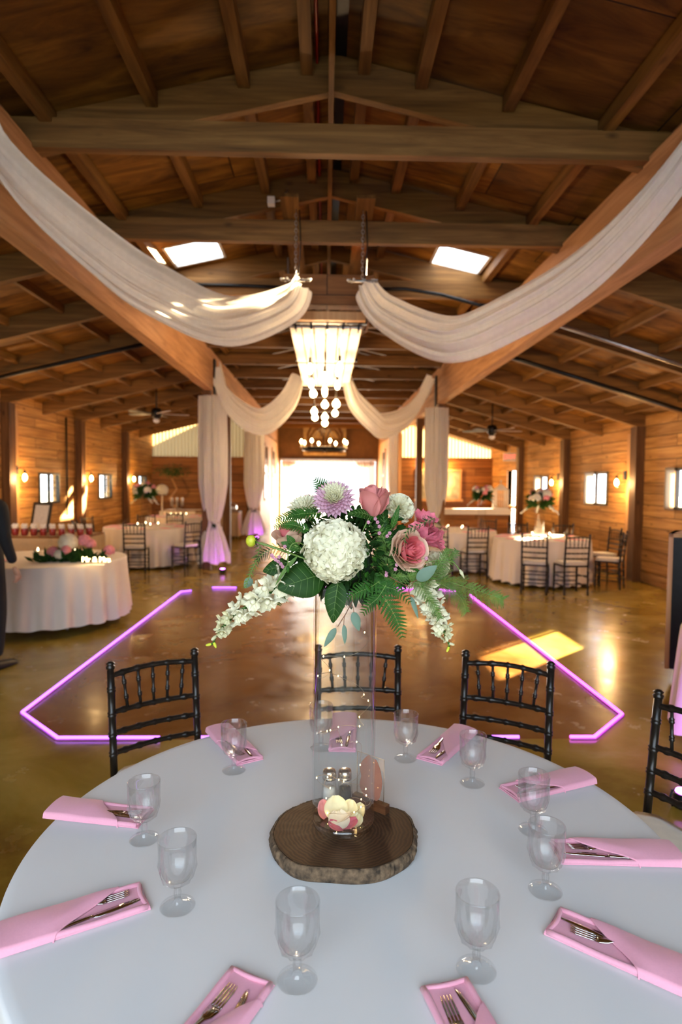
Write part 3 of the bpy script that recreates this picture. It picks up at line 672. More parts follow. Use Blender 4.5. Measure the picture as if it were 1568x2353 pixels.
def text(name, s, size, mat, parent, loc, rot, ext=.002, align='CENTER', track=1.0):
    c = bpy.data.curves.new(name, 'FONT'); c.body = s; c.size = size; c.extrude = ext; c.align_x = align; c.align_y = 'CENTER'; c.space_character = track
    o = bpy.data.objects.new(name, c); COL.objects.link(o); me = bpy.data.meshes.new_from_object(o)
    bpy.data.objects.remove(o); o = bpy.data.objects.new(name, me); COL.objects.link(o); me.materials.append(MT[mat]); o.parent = parent; o.location = loc; o.rotation_euler = rot; return o
ex = thing('exit_sign', 'red exit sign over the right aisle near the far corner', 'exit sign', (5.05, 16.82, 2.40))
MB().ab(-.17, .17, -.02, .02, -.11, .11).build('housing', 'exitbody', ex)
text('letters', 'EXIT', .17, 'exitred', ex, (0, -.024, 0), (pi/2, 0, 0))
MB().tube([(0, 0, .11), (0, 0, .30)], .01, 6).build('mount', 'steel', ex)
# far right wall lamps on the dark wall
for i, (px, py) in enumerate(((979, 1067), (1027, 1067), (1023, 1112))):
    p = at(px, py, YF-.14)
    o = dup(s0, (p.x, YF-.01, p.z), -pi/2, ['glowing lamp on the far dark wall left of the first right drape', 'glowing lamp on the far dark wall right of the first right drape', 'lower glowing lamp on the far dark wall beside the right drape'][i], 'wall lamps on the far dark wall')
for i, (x0, x1) in enumerate(((at(960, 1110, YF).x, at(985, 1110, YF).x+.1), (at(1026, 1110, YF).x, at(1056, 1110, YF).x))):
    f = MB(); z0, z1 = 1.15, 2.05
    for a in ((x0-.06, x0, z0, z1), (x1, x1+.06, z0, z1), (x0-.06, x1+.06, z1, z1+.07), (x0-.12, x1+.12, z0-.08, z0)): f.ab(a[0], a[1], YF-.05, YF, a[2], a[3])
    w_ = struct('window_%d' % (30+i), f, 'paleboard', ['left', 'right'][i]+' indoor window in the far dark wall behind the right drape')
    struct('glass_pane', box(x0, x1, YF-.02, YF-.012, z0, z1), plain('curtained pane %d' % i, (.30, .27, .18, 1), .3, var=.4, scale=5), None, w_)
# ---------------------------------------------------------------- chiavari chairs
MT['chair'] = plain('black lacquered wood', (.012, .009, .007, 1), .28, var=.3, spec=.4)
MT['cushion'] = plain('ivory cushion', (.72, .67, .56, 1), .8, var=.05, sheen=.3)
def bamboo(mb, p, q, r, rings=(.25, .5, .75), n=10, ring=1.28):
    p, q = Vector(p), Vector(q); L = (q-p).length; pts = [p]; rs = [r]
    for t in rings:
        for dt, k in ((-.012/L, 1), (-.006/L, ring), (-.002/L, ring*.86), (.002/L, ring*.86), (.006/L, ring), (.012/L, 1)):
            pts.append(p.lerp(q, t+dt)); rs.append(r*k)
    pts.append(q); rs.append(r); return mb.tube(pts, rs, n)
def make_chair(label, seed=0):
    """seat centre at origin, sitter faces +y, back at -y"""
    t = thing('chiavari_chair', label, 'chair'); w = .182
    MB().ab(-.19, .19, -.185, .19, .425, .45).build('seat', 'chair', t)
    MB().grid(lambda u, v: (lambda a, k: Vector(((.19-.012*(1-k))*max(-1, min(1, 1.25*cos(a))), (.19-.012*(1-k))*max(-1, min(1, 1.25*sin(a))), .452+.045*sin(pi*v*.5)**.6)) if v < .5 else Vector((.19*max(-1, min(1, 1.25*cos(a)))*(1-(v-.5)*2), .19*max(-1, min(1, 1.25*sin(a)))*(1-(v-.5)*2), .452+.045*(sin(pi*.25)**.6)+.012*(v-.5)*2)))(2*pi*u, v), 40, 12, True, True).build('cushion', 'cushion', t)
    for s in (-1, 1):
        m = MB(); bamboo(m, (s*w, -.20, 0), (s*w, -.185, .44), .0155, (.12, .3, .55, .8)); bamboo(m, (s*w, -.185, .44), (s*w, -.225, .895), .0150, (.25, .42, .60, .82))
        m.lathe([(.008, 0), (.017, .004), (.019, .014), (.012, .020), (.019, .026), (.010, .034), (.001, .036)], 10, (s*w, -.226, .893)); m.build('back_post', 'chair', t)
        m = MB(); bamboo(m, (s*w, .175, 0), (s*w, .175, .43), .0155, (.12, .3, .55, .8)); m.build('leg', 'chair', t)
    yb = lambda z: -.185-.04*(z-.44)/.455
    def rail(z, bow=.0, r=.0115, rings=(.14, .32, .5, .68, .86)):
        m = MB(); P = [Vector((-w+2*w*i/40, yb(z)-bow*sin(pi*i/40), z+ (.012*sin(pi*i/40) if z > .85 else 0))) for i in range(41)]
        rs = [r*(1.3 if any(abs(i/40-q) < .02 for q in rings) else 1) for i in range(41)]
        m.tube(P, rs, 8).build('back_rail', 'chair', t)
    for z in (.868, .72, .635, .555): rail(z, .022)
    for i in range(5):
        f = (i+.5)/5 if False else .14+.18*i
        x = -w+2*w*f; bo = .022*sin(pi*f)
        m = MB(); bamboo(m, (x*.88, yb(.725)-bo, .725), (x, yb(.87)-bo, .868+.010), .0062, (.3, .7), 7, 1.7); m.build('spindle', 'chair', t)
    for s in (-1, 1):
        for z in (.14, .27):
            m = MB(); bamboo(m, (s*w, -.195, z), (s*w, .175, z), .009, (.3, .7), 7); m.build('stretcher', 'chair', t)
    for y in (-.195, .175):
        for z in (.17, .30):
            m = MB(); bamboo(m, (-w, y, z), (w, y, z), .009, (.3, .7), 7); m.build('stretcher', 'chair', t)
    return t
CH0 = None
def chair(x, y, fx, fy, label, group, scale=1.0):
    global CH0
    rz = atan2(fy, fx)-pi/2
    if CH0 is None: CH0 = make_chair(label); o = CH0
    else: o = dup(CH0, (0, 0, 0))
    o.location = (x, y, 0); o.rotation_euler = (0, 0, rz); o['label'] = label; o['group'] = group
    return o
def chair_back(px, py, fx, fy, label, group):      # place by the centre of the back
    n = Vector((fx, fy)).normalized(); return chair(px+n.x*.222, py+n.y*.222, n.x, n.y, label, group)
gF = 'black chairs around the front table'
chair_back(-.725, 2.61, .573, -.82, 'black bamboo style chair behind the front table, left of the vase', gF)
chair_back(.155, 2.772, -.02, -1, 'black bamboo style chair straight behind the tall glass vase', gF)
chair_back(.79, 2.604, -.483, -.877, 'black bamboo style chair behind the front table, right of the vase', gF)
chair_back(1.282, 2.0, -.92, -.38, 'black bamboo style chair cut off at the right edge beside the violet cloth', gF)
chair(-1.39, 1.99, .93, -.2, 'black chair at the left end of the front table showing its ivory cushion', gF)
# ---------------------------------------------------------------- cloths
MT['cloth'] = plain('white table linen', (.72, .73, .73, 1), .75, var=.012, scale=3, sheen=.15)
MT['clothb'] = plain('ivory table linen', (.70, .62, .52, 1), .8, var=.03, scale=3, sheen=.2)
MT['runner'] = plain('tan table cloth', (.42, .30, .17, 1), .85, var=.06)
def round_cloth(name, cx, cy, R, h, mat, zb=.05, folds=26, amp=.035, seed=1, top=None, nth=240):
    r = random.Random(seed); ph = [r.random()*6.28 for _ in range(4)]; ee = .012
    def fn(u, v):
        a = 2*pi*u
        if v < .3: k = v/.3; return (cx+R*k*cos(a), cy+R*k*sin(a), h+.0006*sin(7*a+9*k)*k)
        if v < .4:
            k = (v-.3)/.1*pi/2; return (cx+(R+ee*sin(k))*cos(a), cy+(R+ee*sin(k))*sin(a), h-ee*(1-cos(k)))
        k = (v-.4)/.6; kk = k**.8
        rr = R+ee+.03*k+amp*kk*(sin(folds*a+ph[0]+.8*sin(3*a+ph[2]))+.45*sin(folds*.6*a+ph[1]))*1.0
        z = (h-ee)+(zb-(h-ee))*k; 
        if k > .97: z += .012*sin(folds*a+ph[3])
        return (cx+rr*cos(a), cy+rr*sin(a), z)
    folds = int(folds); m = MB().grid(fn, nth, 34, True, True); return m.build(name, mat)
def table(cx, cy, R, label, group, h=.745):
    t = thing('round_table', label, 'table', (cx, cy, 0), 0, group)
    MB().lathe([(R-.01, h-.03), (R, h-.025), (R, h-.004), (R-.008, h)], 48).build('tabletop', 'wallfar', t)
    for k in range(4):
        a = pi/4+k*pi/2; MB().tube([(R*.62*cos(a), R*.62*sin(a), h-.03), (R*.66*cos(a), R*.66*sin(a), .0)], .014, 8).build('leg', 'steel', t)
    return t
TC = (.075, 1.542); TR = .792; TZ = .755
table(TC[0], TC[1], TR, 'round banquet table in the foreground under a white cloth', 'round banquet tables')
fc = round_cloth('tablecloth', TC[0], TC[1], TR+.004, TZ, 'cloth', .04, 22, .028, 3)
tag(fc, 'smooth white cloth over the large front table', 'tablecloth')
# sweetheart table, left
table(-3.27, 7.25, .88, 'round table under a pleated pale cloth at the left of the dance floor', 'round banquet tables')
tag(round_cloth('tablecloth', -3.27, 7.25, .886, .756, 'clothb', .10, 26, .036, 4), 'pale pleated cloth on the left table with the glowing letters', 'tablecloth')
for a, b_ in ((-3.75, 6.62), (-2.9, 6.75)):
    pass
# rectangular tables: favour table left, buffet
def rect_table(name, x0, x1, y0, y1, h, lab, clab, mat='clothb', zb=.05, seed=1, rz=0):
    cx, cy = (x0+x1)/2, (y0+y1)/2
    t = thing(name, lab, 'table', (cx, cy, 0), rz); hx, hy = (x1-x0)/2, (y1-y0)/2
    MB().ab(-hx, hx, -hy, hy, h-.03, h-.004).build('tabletop', 'wallfar', t)
    for sx in (-1, 1):
        for sy in (-1, 1): MB().tube([(sx*(hx-.1), sy*(hy-.1), h-.03), (sx*(hx-.1), sy*(hy-.1), 0)], .014, 6).build('leg', 'steel', t)
    r = random.Random(seed); ph = r.random()*6
    per = [(-hx, -hy), (hx, -hy), (hx, hy), (-hx, hy)]
    def edge(u):
        k = int(u*4) % 4; f = u*4-int(u*4); a, b2 = Vector(per[k]), Vector(per[(k+1) % 4]); return a.lerp(b2, f)
    def fn(u, v):
        e = edge(u % 1.0)
        if v < .25: return (e.x*v*4, e.y*v*4, h)
        k = (v-.25)/.75; n = Vector((e.x/hx, e.y/hy)); n.normalize(); w = 1+.0
        o_ = .012+.04*k*(.5+.5*sin(u*2*pi*22+ph))
        return (e.x+n.x*o_, e.y+n.y*o_, h-.004-(h-zb)*k)
    c = MB().grid(fn, 240, 14, True, True).build('tablecloth', mat); c.location = (cx, cy, 0); c.rotation_euler = (0, 0, rz)
    tag(c, clab, 'tablecloth'); return t
rect_table('long_table', -5.1, -3.75, 9.6, 10.5, .79, 'long table by the left wall carrying the red favour jars', 'tan cloth on the favour table by the left wall', 'runner', .05, 2)
# ---------------------------------------------------------------- small things for the far tables
MT['glass'] = glass_thin('clear glass', (.96, .97, .97, 1), 1.6)
MT['pink'] = plain('pink napkin cloth', (.82, .27, .33, 1), .8, var=.03, scale=40, sheen=.3)
MT['plate'] = plain('white china', (.8, .78, .74, 1), .2)
MT['flame'] = glow('candle glow', (1.0, .72, .38, 1), 14)
MT['petalpink'] = plain('pink petals', (.80, .30, .32, 1), .6, var=.15, transl=.25)
MT['petalcream'] = plain('cream petals', (.80, .72, .55, 1), .6, var=.08, transl=.25)
MT['leafmid'] = plain('mid green leaf', (.035, .10, .014, 1), .6, var=.4, transl=.25)
PG = None
def far_glass(x, y, z, lab, grp):
    global PG
    if PG is None:
        PG = MB().lathe([(.034, 0), (.033, .003), (.006, .006), (.006, .05), (.025, .065), (.036, .09), (.038, .148)], 14, caps=False).build('goblet', 'glass'); o = PG
    else: o = PG.copy(); COL.objects.link(o)
    o.location = (x, y, z); tag(o, lab, 'glass', grp); return o
NG = None
def far_napkin(x, y, z, rz, lab, grp):
    global NG
    if NG is None:
        NG = MB().grid(lambda u, v: ((u-.5)*.09, (v-.5)*.28, .004+.012*(sin(pi*u)*sin(pi*v))**.4), 8, 10).ab(-.045, .045, -.14, .14, 0, .006).build('napkin', 'pink'); o = NG
    else: o = NG.copy(); COL.objects.link(o)
    o.location = (x, y, z); o.rotation_euler = (0, 0, rz); tag(o, lab, 'napkin', grp); return o
CG = None
def candle(x, y, z, lab, grp, s=1.0):
    global CG
    if CG is None:
        CG = thing('votive_candle', '', 'candle')
        MB().lathe([(.03, 0), (.036, .01), (.038, .08)], 14, caps=False).build('glass_cup', 'glass', CG)
        MB().lathe([(.001, .012), (.03, .012), (.03, .04), (.001, .042)], 12).build('wax', 'petalcream', CG)
        MB().lathe([(.003, .045), (.010, .055), (.007, .07), (.001, .085)], 8).build('flame', 'flame', CG); o = CG
    else: o = dup(CG, (0, 0, 0))
    o.location = (x, y, z); o.scale = (s, s, s); tag(o, lab, 'candle', grp); return o
def blobflower(mb, c, r, seed, n=26, lift=.5):
    """layered cupped petals around a centre, any direction"""
    rd = random.Random(seed)
    for i in range(n):
        z = 1-1.5*(i+.5)/n; a = i*2.399; rr = sqrt(max(0, 1-z*z)); d = Vector((rr*cos(a), rr*sin(a), z)); t1 = d.orthogonal().normalized(); t2 = d.cross(t1)
        s_ = r*.42; p = Vector(c)+d*r*.62
        mb.grid(lambda u, v: p+(t1*(u-.5)+t2*(v-.5))*s_*2*(1-.25*((2*u-1)**2))+d*r*(.34-.5*((u-.5)**2+(v-.5)**2)), 3, 3)
    return mb
def centrepiece(x, y, z, tall, lab, seed, grp, s=1.0, vase=True):
    t = thing('flower_centrepiece', lab, 'flower arrangement', (x, y, z), 0, grp); r = random.Random(seed)
    if vase:
        MB().lathe([(.075, .005), (.08, .0), (.08, tall)], 28, caps=False).build('glass_vase', 'glass', t)
    g = MB()
    for i in range(320):
        a = r.uniform(0, 6.28); e = r.uniform(-.75, 1.2); L = s*r.uniform(.15, .28); d = Vector((cos(a)*cos(e), sin(a)*cos(e), sin(e)*.8)); p0 = Vector((0, 0, tall+.06)); p1 = p0+d*L
        n_ = d.orthogonal().normalized()*.022; g.add([p0+d*L*.3, p0+d*L*.65+n_, p1, p0+d*L*.65-n_], [(0, 1, 2, 3)])
    g.build('greenery', 'leafmid', t)
    for nm, mt, k, sz in (('white_blooms', 'petalwhite', 3, .075), ('pink_blooms', 'petalpink', 5, .055), ('cream_blooms', 'petalcream', 3, .05)):
        for i in range(k):
            a = r.uniform(0, 6.28); e = r.uniform(.0, 1.3); m = MB()
            c = Vector((cos(a)*cos(e)*.19*s, sin(a)*cos(e)*.19*s, tall+.06+.17*s*sin(e))); blobflower(m, c, sz*s, seed*10+i, 18); m.build(nm[:-1], mt, t)
    for i in range(3):
        a = [-.3, 2.9, 1.4][i]; m = MB(); d = Vector((cos(a), sin(a), -.55)).normalized()
        for k in range(8):
            c = Vector((0, 0, tall+.06))+d*(.17+.022*k)*s+Vector((0, 0, -.006*k)); m.ball(c+Vector((r.uniform(-.01, .01),)*3), .022*s*(1.1-k*.08), 6, 5)
        m.build('snapdragon_spray', 'petalwhite', t)
    return t
def dining(cx, cy, R, label, where, nchairs, chlabels, seed, cloth='clothb'):
    table(cx, cy, R, label+' under an ivory cloth', 'round banquet tables')
    tag(round_cloth('tablecloth', cx, cy, R+.005, .756, cloth, .05, 24, .04, seed, nth=180), 'ivory cloth on the '+where, 'tablecloth')
    W10 = ['right', 'right rear', 'rear right', 'rear', 'rear left', 'left', 'left front', 'front left', 'front', 'front right']
    for k in range(10):
        a = 2*pi*k/10+.2
        far_glass(cx+(R-.26)*cos(a), cy+(R-.26)*sin(a), .757, 'clear goblet at the %s of the %s' % (W10[k], where), 'goblets on the '+where)
        far_napkin(cx+(R-.15)*cos(a+.25), cy+(R-.15)*sin(a+.25), .757, a+.25+pi/2, 'folded pink napkin at the %s of the %s' % (W10[k], where), 'napkins on the '+where)
    for k in range(4):
        a = 2*pi*k/4+.5; candle(cx+.2*cos(a), cy+.2*sin(a), .757, 'lit candle %s of the middle of the %s' % (['right', 'rear left', 'left', 'front'][k], where), 'candles on the '+where)
    for (dx, dy, lb) in chlabels:
        n = Vector((-dx, -dy)).normalized(); chair(cx+dx, cy+dy, n.x, n.y, lb, 'chairs at the '+where)
wl = 'left dining table'
dining(-3.53, 12.3, .82, 'round dining table left of the dance floor', wl, 10, [
    (.12, -1.14, 'black chair with its back to us in front of the left dining table'),
    (.92, -.75, 'black chair at the right front of the left dining table'),
    (1.02, .52, 'black chair right of the left round table near the drape'),
    (-.95, -.65, 'black chair at the left front of the left round table by the glowing letters'),
    (-1.12, .3, 'black chair at the far left of the left round table'),
    (-.35, 1.12, 'black chair behind the left round table')], 11)
centrepiece(-3.60, 12.35, .757, .60, 'tall flower centrepiece on the round table left of the dance floor', 21, 'flower centrepieces', 1.1)
wr = 'near right table'
dining(3.70, 10.4, .78, 'nearer round dining table on the right', wr, 10, [
    (-.46, -1.06, 'black chair, left of the two backs in front of the near right table'),
    (.06, -1.14, 'black chair, right of the two backs in front of the near right table'),
    (.90, -.62, 'black chair turned sideways at the right end of the right round table'),
    (1.12, .10, 'black chair at the far right end of the right round table near the wall'),
    (.70, .98, 'black chair behind the right round table near the post'),
    (.02, 1.14, 'black chair behind the right round table under the centrepiece')], 12)
centrepiece(3.66, 10.4, .757, .56, 'tall flower centrepiece on the nearer round table on the right', 22, 'flower centrepieces', 1.1)
wr2 = 'farther right table'
dining(2.55, 12.0, .78, 'farther round dining table on the right', wr2, 10, [
    (.10, -1.16, 'black chair in front of the farther right table, nearer its right side'),
    (-.48, -1.05, 'black chair in front of the farther right table, overlapping its neighbour'),
    (-1.0, -.2, 'black chair at the left of the farther right table beside the drape'),
    (.75, .75, 'black chair at the right of the farther right table')], 13)
centrepiece(3.12, 12.15, .757, .62, 'tall flower centrepiece on the farther round table on the right', 23, 'flower centrepieces', 1.0)
wl2 = 'far left table'
dining(-3.8, 16.0, .80, 'round dining table far left', wl2, 10, [
    (.2, -1.16, 'black chair in front of the far left table'), (1.12, -.35, 'black chair at the right of the far left table')], 14)
# buffet along the far left wall
rect_table('buffet_table', -3.7, -2.5, 17.6, 18.4, .80, 'long buffet table in front of the left far wall', 'tan pointed cloth on the buffet table', 'runner', .10, 5)
rect_table('buffet_table', -4.9, -3.7, 18.3, 19.1, .80, 'second buffet table by the left far wall', 'ivory cloth on the second buffet table', 'clothb', .06, 6)
for i, x in enumerate((-3.3, -2.78)):
    t = thing('chafing_dish', ['silver chafing dish at the left of the buffet', 'silver chafing dish on the buffet near the drape'][i], 'serving dish', (x, 17.95, .805), 0, 'chafing dishes on the buffet')
    MB().ab(-.2, .2, -.14, .14, .06, .13).build('pan', 'steel', t)
    MB().grid(lambda u, v: (.2*cos(pi*u)*1.0, (v-.5)*.28, .13+.11*sin(pi*u)), 14, 4).build('roll_lid', 'steel', t)
    MB().tube([(-.18, -.13, 0), (-.18, -.13, .07)], .008, 5).build('leg', 'steel', t); MB().tube([(.18, .13, 0), (.18, .13, .07)], .008, 5).build('leg', 'steel', t)
    MB().tube([(-.18, .13, 0), (-.18, .13, .07)], .008, 5).build('leg', 'steel', t); MB().tube([(.18, -.13, 0), (.18, -.13, .07)], .008, 5).build('leg', 'steel', t)
# tall stands and candles at the far left
for i, (px, py0, Y, lb) in ((1, (373, 1180, 16.1, 'tall slim stand with a white flower ball on the far left table')),):
    p = at(px, 1188, Y); t = thing('candle_stand', lb, 'candle stand', (p.x, Y, .757))
    h = .62 if i == 0 else .52
    MB().lathe([(.06, 0), (.06, .01), (.02, .02), (.02, h-.02), (.04, h)], 12).build('stem', 'petalcream', t)
    if i: blobflower(MB(), (0, 0, h+.14), .17, 77, 60).build('flower_ball', 'petalwhite', t)
    else: MB().ball((0, 0, h+.03), .03, 10, 8).build('flame', 'flame', t)
tt = thing('potted_tree', 'small green leafy tree on a twisted trunk before the left far wall', 'plant', (at(388, 1100, 18.9).x, 19.35, 0))
MB().lathe([(.15, 0), (.18, .3), (.19, .34), (.17, .34)], 16).build('pot', 'black', tt)
MB().tube([(0, 0, .3), (.12, 0, .8), (-.10, 0, 1.1), (.14, 0, 1.4), (-.02, 0, 1.75)], [.05, .045, .04, .035, .03], 7).build('trunk', 'girder', tt)
g = MB(); r = random.Random(8)
for i in range(420):
    c = Vector((r.gauss(0, .22), r.gauss(0, .16), 1.95+r.gauss(0, .09))); d = Vector((r.uniform(-1, 1), r.uniform(-1, 1), r.uniform(-1, 1))).normalized()*.05; n_ = d.orthogonal().normalized()*.02
    g.add([c, c+d*.5+n_, c+d, c+d*.5-n_], [(0, 1, 2, 3)])
g.build('foliage', 'leafmid', tt)
cb_ = thing('candelabra', 'silver candelabra with three glass hurricanes on the far left table', 'candelabra', (at(408, 1170, 15.95).x, 15.9, .757))
MB().lathe([(.08, 0), (.08, .012), (.015, .03), (.015, .3)], 12).build('base', 'steel', cb_)
for k in (-1, 0, 1):
    MB().tube([(0, 0, .22), (k*.08, 0, .2), (k*.13, 0, .26)], .007, 5).lathe([(.03, .26), (.04, .28), (.036, .48)], 12, (k*.13, 0, 0), caps=False).build('arm', 'steel', cb_)
# ---- sweetheart table things
SZ = .757
lf = thing('flower_garland', 'low arrangement of cream and pink flowers on the left table beside the glowing letters', 'flower arrangement', (-2.85, 6.95, SZ))
g = MB(); r = random.Random(4)
for i in range(230):
    c = Vector((r.gauss(-.03, .16), r.uniform(-.12, .2), .0)); d = Vector((r.uniform(-1, 1), r.uniform(-1, .6), r.uniform(.1, 1.4))).normalized()*r.uniform(.08, .19)
    n_ = d.orthogonal().normalized()*.022; g.add([c, c+d*.5+n_, c+d, c+d*.5-n_], [(0, 1, 2, 3)])
g.build('greenery', 'leafdark', lf)
for (x, y, z, rr_, mt) in ((-.04, 0, .15, .10, 'petalcream'), (-.20, -.06, .07, .06, 'petalpink'), (-.10, -.10, .05, .055, 'petalcream'), (.12, .1, .16, .07, 'petalpink'), (-.02, -.1, .09, .05, 'petalpink'), (.2, .1, .13, .055, 'petalpink'), (-.26, .02, .05, .045, 'petalpink'), (.42, .12, .07, .06, 'petalpink')):
    blobflower(MB(), (x*.9, y, z*1.25+.02), rr_*1.15, int(x*100)+200, 24).build('bloom', mt, lf)
MT['neon'] = glow('warm letter glow', (1.0, .66, .25, 1), 9)
nl = thing('lit_letters', 'small glowing warm script letters reading Mr and Mrs on the left table', 'light up sign', (at(221, 1290, 6.62).x, 6.62, SZ), rz=.0)
MB().ab(-.09, .09, -.02, .02, 0, .012).build('base', 'white', nl)
text('letters', 'Mr & Mrs', .078, 'neon', nl, (0, 0, .06), (pi/2, 0, 0), .008)
lamp('letter_light', 'POINT', (0, -.06, .08), .8, (1, .6, .25), .04, parent=nl)
for k, (x, y) in enumerate(((-3.35, 7.55), (-3.22, 7.6))):
    t = thing('champagne_flute', ['left champagne flute standing on the left table', 'right champagne flute standing on the left table'][k], 'glass', (x, y, SZ), 0, 'champagne flutes')
    MB().lathe([(.034, 0), (.033, .003), (.005, .006), (.005, .08), (.02, .11), (.026, .16), (.024, .24)], 14, caps=False).build('bowl', 'glass', t)
for k, (x, y) in enumerate(((-3.62, 6.85), (-3.18, 7.15))):
    t = thing('place_setting', ['white plate with a pink napkin near the person in black', 'white plate with a pink napkin in the middle of the left table'][k], 'plate', (x, y, SZ), 0, 'plates on the left table')
    MB().lathe([(.001, .002), (.09, .002), (.13, .014), (.131, .018), (.09, .008), (.001, .007)], 30).build('plate', 'plate', t)
    n_ = far_napkin(x, y, SZ+.014, pi/2+.1, ['flat pink napkin on the plate near the person in black', 'flat pink napkin on the plate in the middle of the left table'][k], 'napkins on the left table'); 
for k in range(4):
    candle(-3.75+.22*k+.03*(k % 2), 7.45+.1*(k % 2), SZ, 'small lit candle on the left table, %s of the row behind the plates' % ['leftmost', 'second from left', 'third from left', 'rightmost'][k], 'candles on the left table')
# favour jars
MT['jar'] = plain('red jar', (.28, .035, .03, 1), .25)
r = random.Random(2); J0 = None
for row in range(2):
    for k in range(9):
        x = -5.0+.145*k+(.05 if row else 0); y = 9.72+.22*row
        if J0 is None:
            J0 = thing('favour_jar', '', 'jar'); MB().lathe([(.035, 0), (.045, .01), (.047, .09), (.04, .11), (.04, .115)], 14).build('jar', 'jar', J0)
            MB().lathe([(.043, .112), (.044, .13), (.038, .134), (.001, .135)], 12).build('lid', 'white', J0)
            MB().ball((-.025, -.01, .155), (.028, .016, .02), 8, 6).ball((.025, -.01, .155), (.028, .016, .02), 8, 6).ball((0, -.012, .15), .012, 6, 5).build('bow', 'white', J0); o = J0
        else: o = dup(J0, (0, 0, 0))
        o.location = (x, y, .792); o['label'] = 'red favour jar with white bow, %s from left in the %s row' % (['first', 'second', 'third', 'fourth', 'fifth', 'sixth', 'seventh', 'eighth', 'ninth'][k], 'back' if row else 'front'); o['group'] = 'favour jars, %s row' % ('back' if row else 'front')
fr = thing('framed_sign', 'dark framed white sign leaning on an easel behind the red jars', 'sign', (-4.78, 10.35, .792), rot=(-.22, 0, 0))
MT['paper'] = plain('sign paper', (.78, .72, .62, 1), .6)
for nm, a in (('frame_side', (-.19, -.15, .0, .50)), ('frame_side', (.15, .19, .0, .50)), ('frame_bar', (-.15, .15, .46, .50)), ('frame_bar', (-.15, .15, .0, .04))): MB().ab(a[0], a[1], -.015, .015, a[2], a[3]).build(nm, 'winframe', fr)
MB().ab(-.15, .15, -.004, .004, .04, .46).build('sheet', 'paper', fr)
MB().tube([(0, .02, .40), (0, .16, .03)], .01, 6).build('strut', 'winframe', fr)
fr.rotation_euler = (-.22, 0, -.35)
# ---- right background: birdcage lantern, white bar with lit rail
br = thing('white_bar', 'white bar counter with a lit lower front near the right far wall', 'bar counter', (at(1095, 1170, 16.2).x, 16.2, 0))
MB().ab(-.95, .95, -.03, .5, .93, .99).build('counter_top', 'white', br); MB().ab(-.88, .88, .05, .45, 0, .93).build('body', 'wallfar', br); MB().ab(-.93, .93, -.0, .05, .84, .93).build('apron', 'white', br)
bc = thing('birdcage_lantern', 'white house shaped birdcage lantern standing on the bar', 'lantern', (at(1152, 1150, 16.3).x, 16.35, .992))
w = .17; MB().ab(-w, w, -w, w, 0, .03).build('base', 'white', bc)
for a in (-w+.01, w-.01):
    for b_ in (-w+.01, w-.01): MB().tube([(a, b_, .03), (a, b_, .5)], .012, 6).build('corner_post', 'white', bc)
MB().add([(-w-.02, -w-.02, .5), (w+.02, -w-.02, .5), (w+.02, w+.02, .5), (-w-.02, w+.02, .5), (0, 0, .68)], [(0, 1, 4), (1, 2, 4), (2, 3, 4), (3, 0, 4), (3, 2, 1, 0)]).build('roof', 'white', bc)
g = MB()
for k in range(1, 8):
    for s_ in (-1, 1): x = -w+2*w*k/8; g.tube([(x, s_*(w-.01), .03), (x, s_*(w-.01), .5)], .004, 4); g.tube([(s_*(w-.01), x, .03), (s_*(w-.01), x, .5)], .004, 4)
g.build('bars', 'white', bc); MB().tube([(0, 0, .66), (0, 0, .74)], .008, 5).ball((0, 0, .75), .02, 8, 6).build('finial', 'white', bc)
# ---- tall black cabinet with pale edge at right
cbn = thing('speaker_cabinet', 'tall black cabinet with a pale wooden edge at the right edge of the view', 'cabinet', (0, 0, 0))
p = at(1526, 1560, 5.0); cbn.location = (p.x, p.y, 0); cbn.rotation_euler = (0, 0, -.62)
MB().ab(0, .035, -.0, .5, .14, 1.27).build('side_panel', 'paleboard', cbn)
MB().ab(0, .8, 0, .5, 1.24, 1.27).build('top_panel', 'paleboard', cbn)
MB().ab(.035, .8, .015, .49, .14, 1.24).build('black_front', 'black', cbn)
for x in (.08, .6): MB().ab(x, x+.12, .05, .4, 0, .14).build('foot', 'black', cbn)
# ---- white cloth table at the right edge, lit violet from below
vx, vy = 2.77, 3.75
vt = thing('round_table', 'small table under a white cloth glowing violet at the right edge', 'table', (vx, vy, 0), 0, 'round banquet tables')
MB().lathe([(.44, .70), (.45, .74)], 30).build('tabletop', 'wallfar', vt); MB().tube([(0, 0, 0), (0, 0, .70)], .03, 8).build('pedestal', 'steel', vt)
tag(round_cloth('tablecloth', vx, vy, .455, .745, 'clothb', .10, 14, .05, 9), 'white cloth lit violet from below at the right edge', 'tablecloth')
p = onz(1562, 1853, .0)
uplight(p.x+.02, p.y, 'bright violet uplight on the floor at the right edge', 26, (.45, 1, .75))
# ---------------------------------------------------------------- person in black at the left edge
MT['suit'] = plain('black suit', (.006, .006, .007, 1), .85, var=.2)
MT['skin'] = plain('skin', (.50, .27, .17, 1), .5, var=.05)
MT['hair'] = plain('dark hair', (.02, .012, .008, 1), .6)
PX, PY = -2.99, 5.45
per = thing('person', 'person in a black suit standing at the left edge beside the pleated table', 'person', (PX, PY, 0), rz=-.35)
def skin(name, V, E, R, mat, parent, lvl=2):
    me = bpy.data.meshes.new(name); me.from_pydata(V, E, []); o = bpy.data.objects.new(name, me); COL.objects.link(o)
    md = o.modifiers.new('skin', 'SKIN')
    for i, r_ in enumerate(R): me.skin_vertices[0].data[i].radius = r_ if isinstance(r_, tuple) else (r_, r_)
    me.skin_vertices[0].data[0].use_root = True
    sb = o.modifiers.new('sub', 'SUBSURF'); sb.levels = lvl; sb.render_levels = lvl
    md.use_smooth_shade = True; me.materials.append(MT[mat]); o.parent = parent; return o
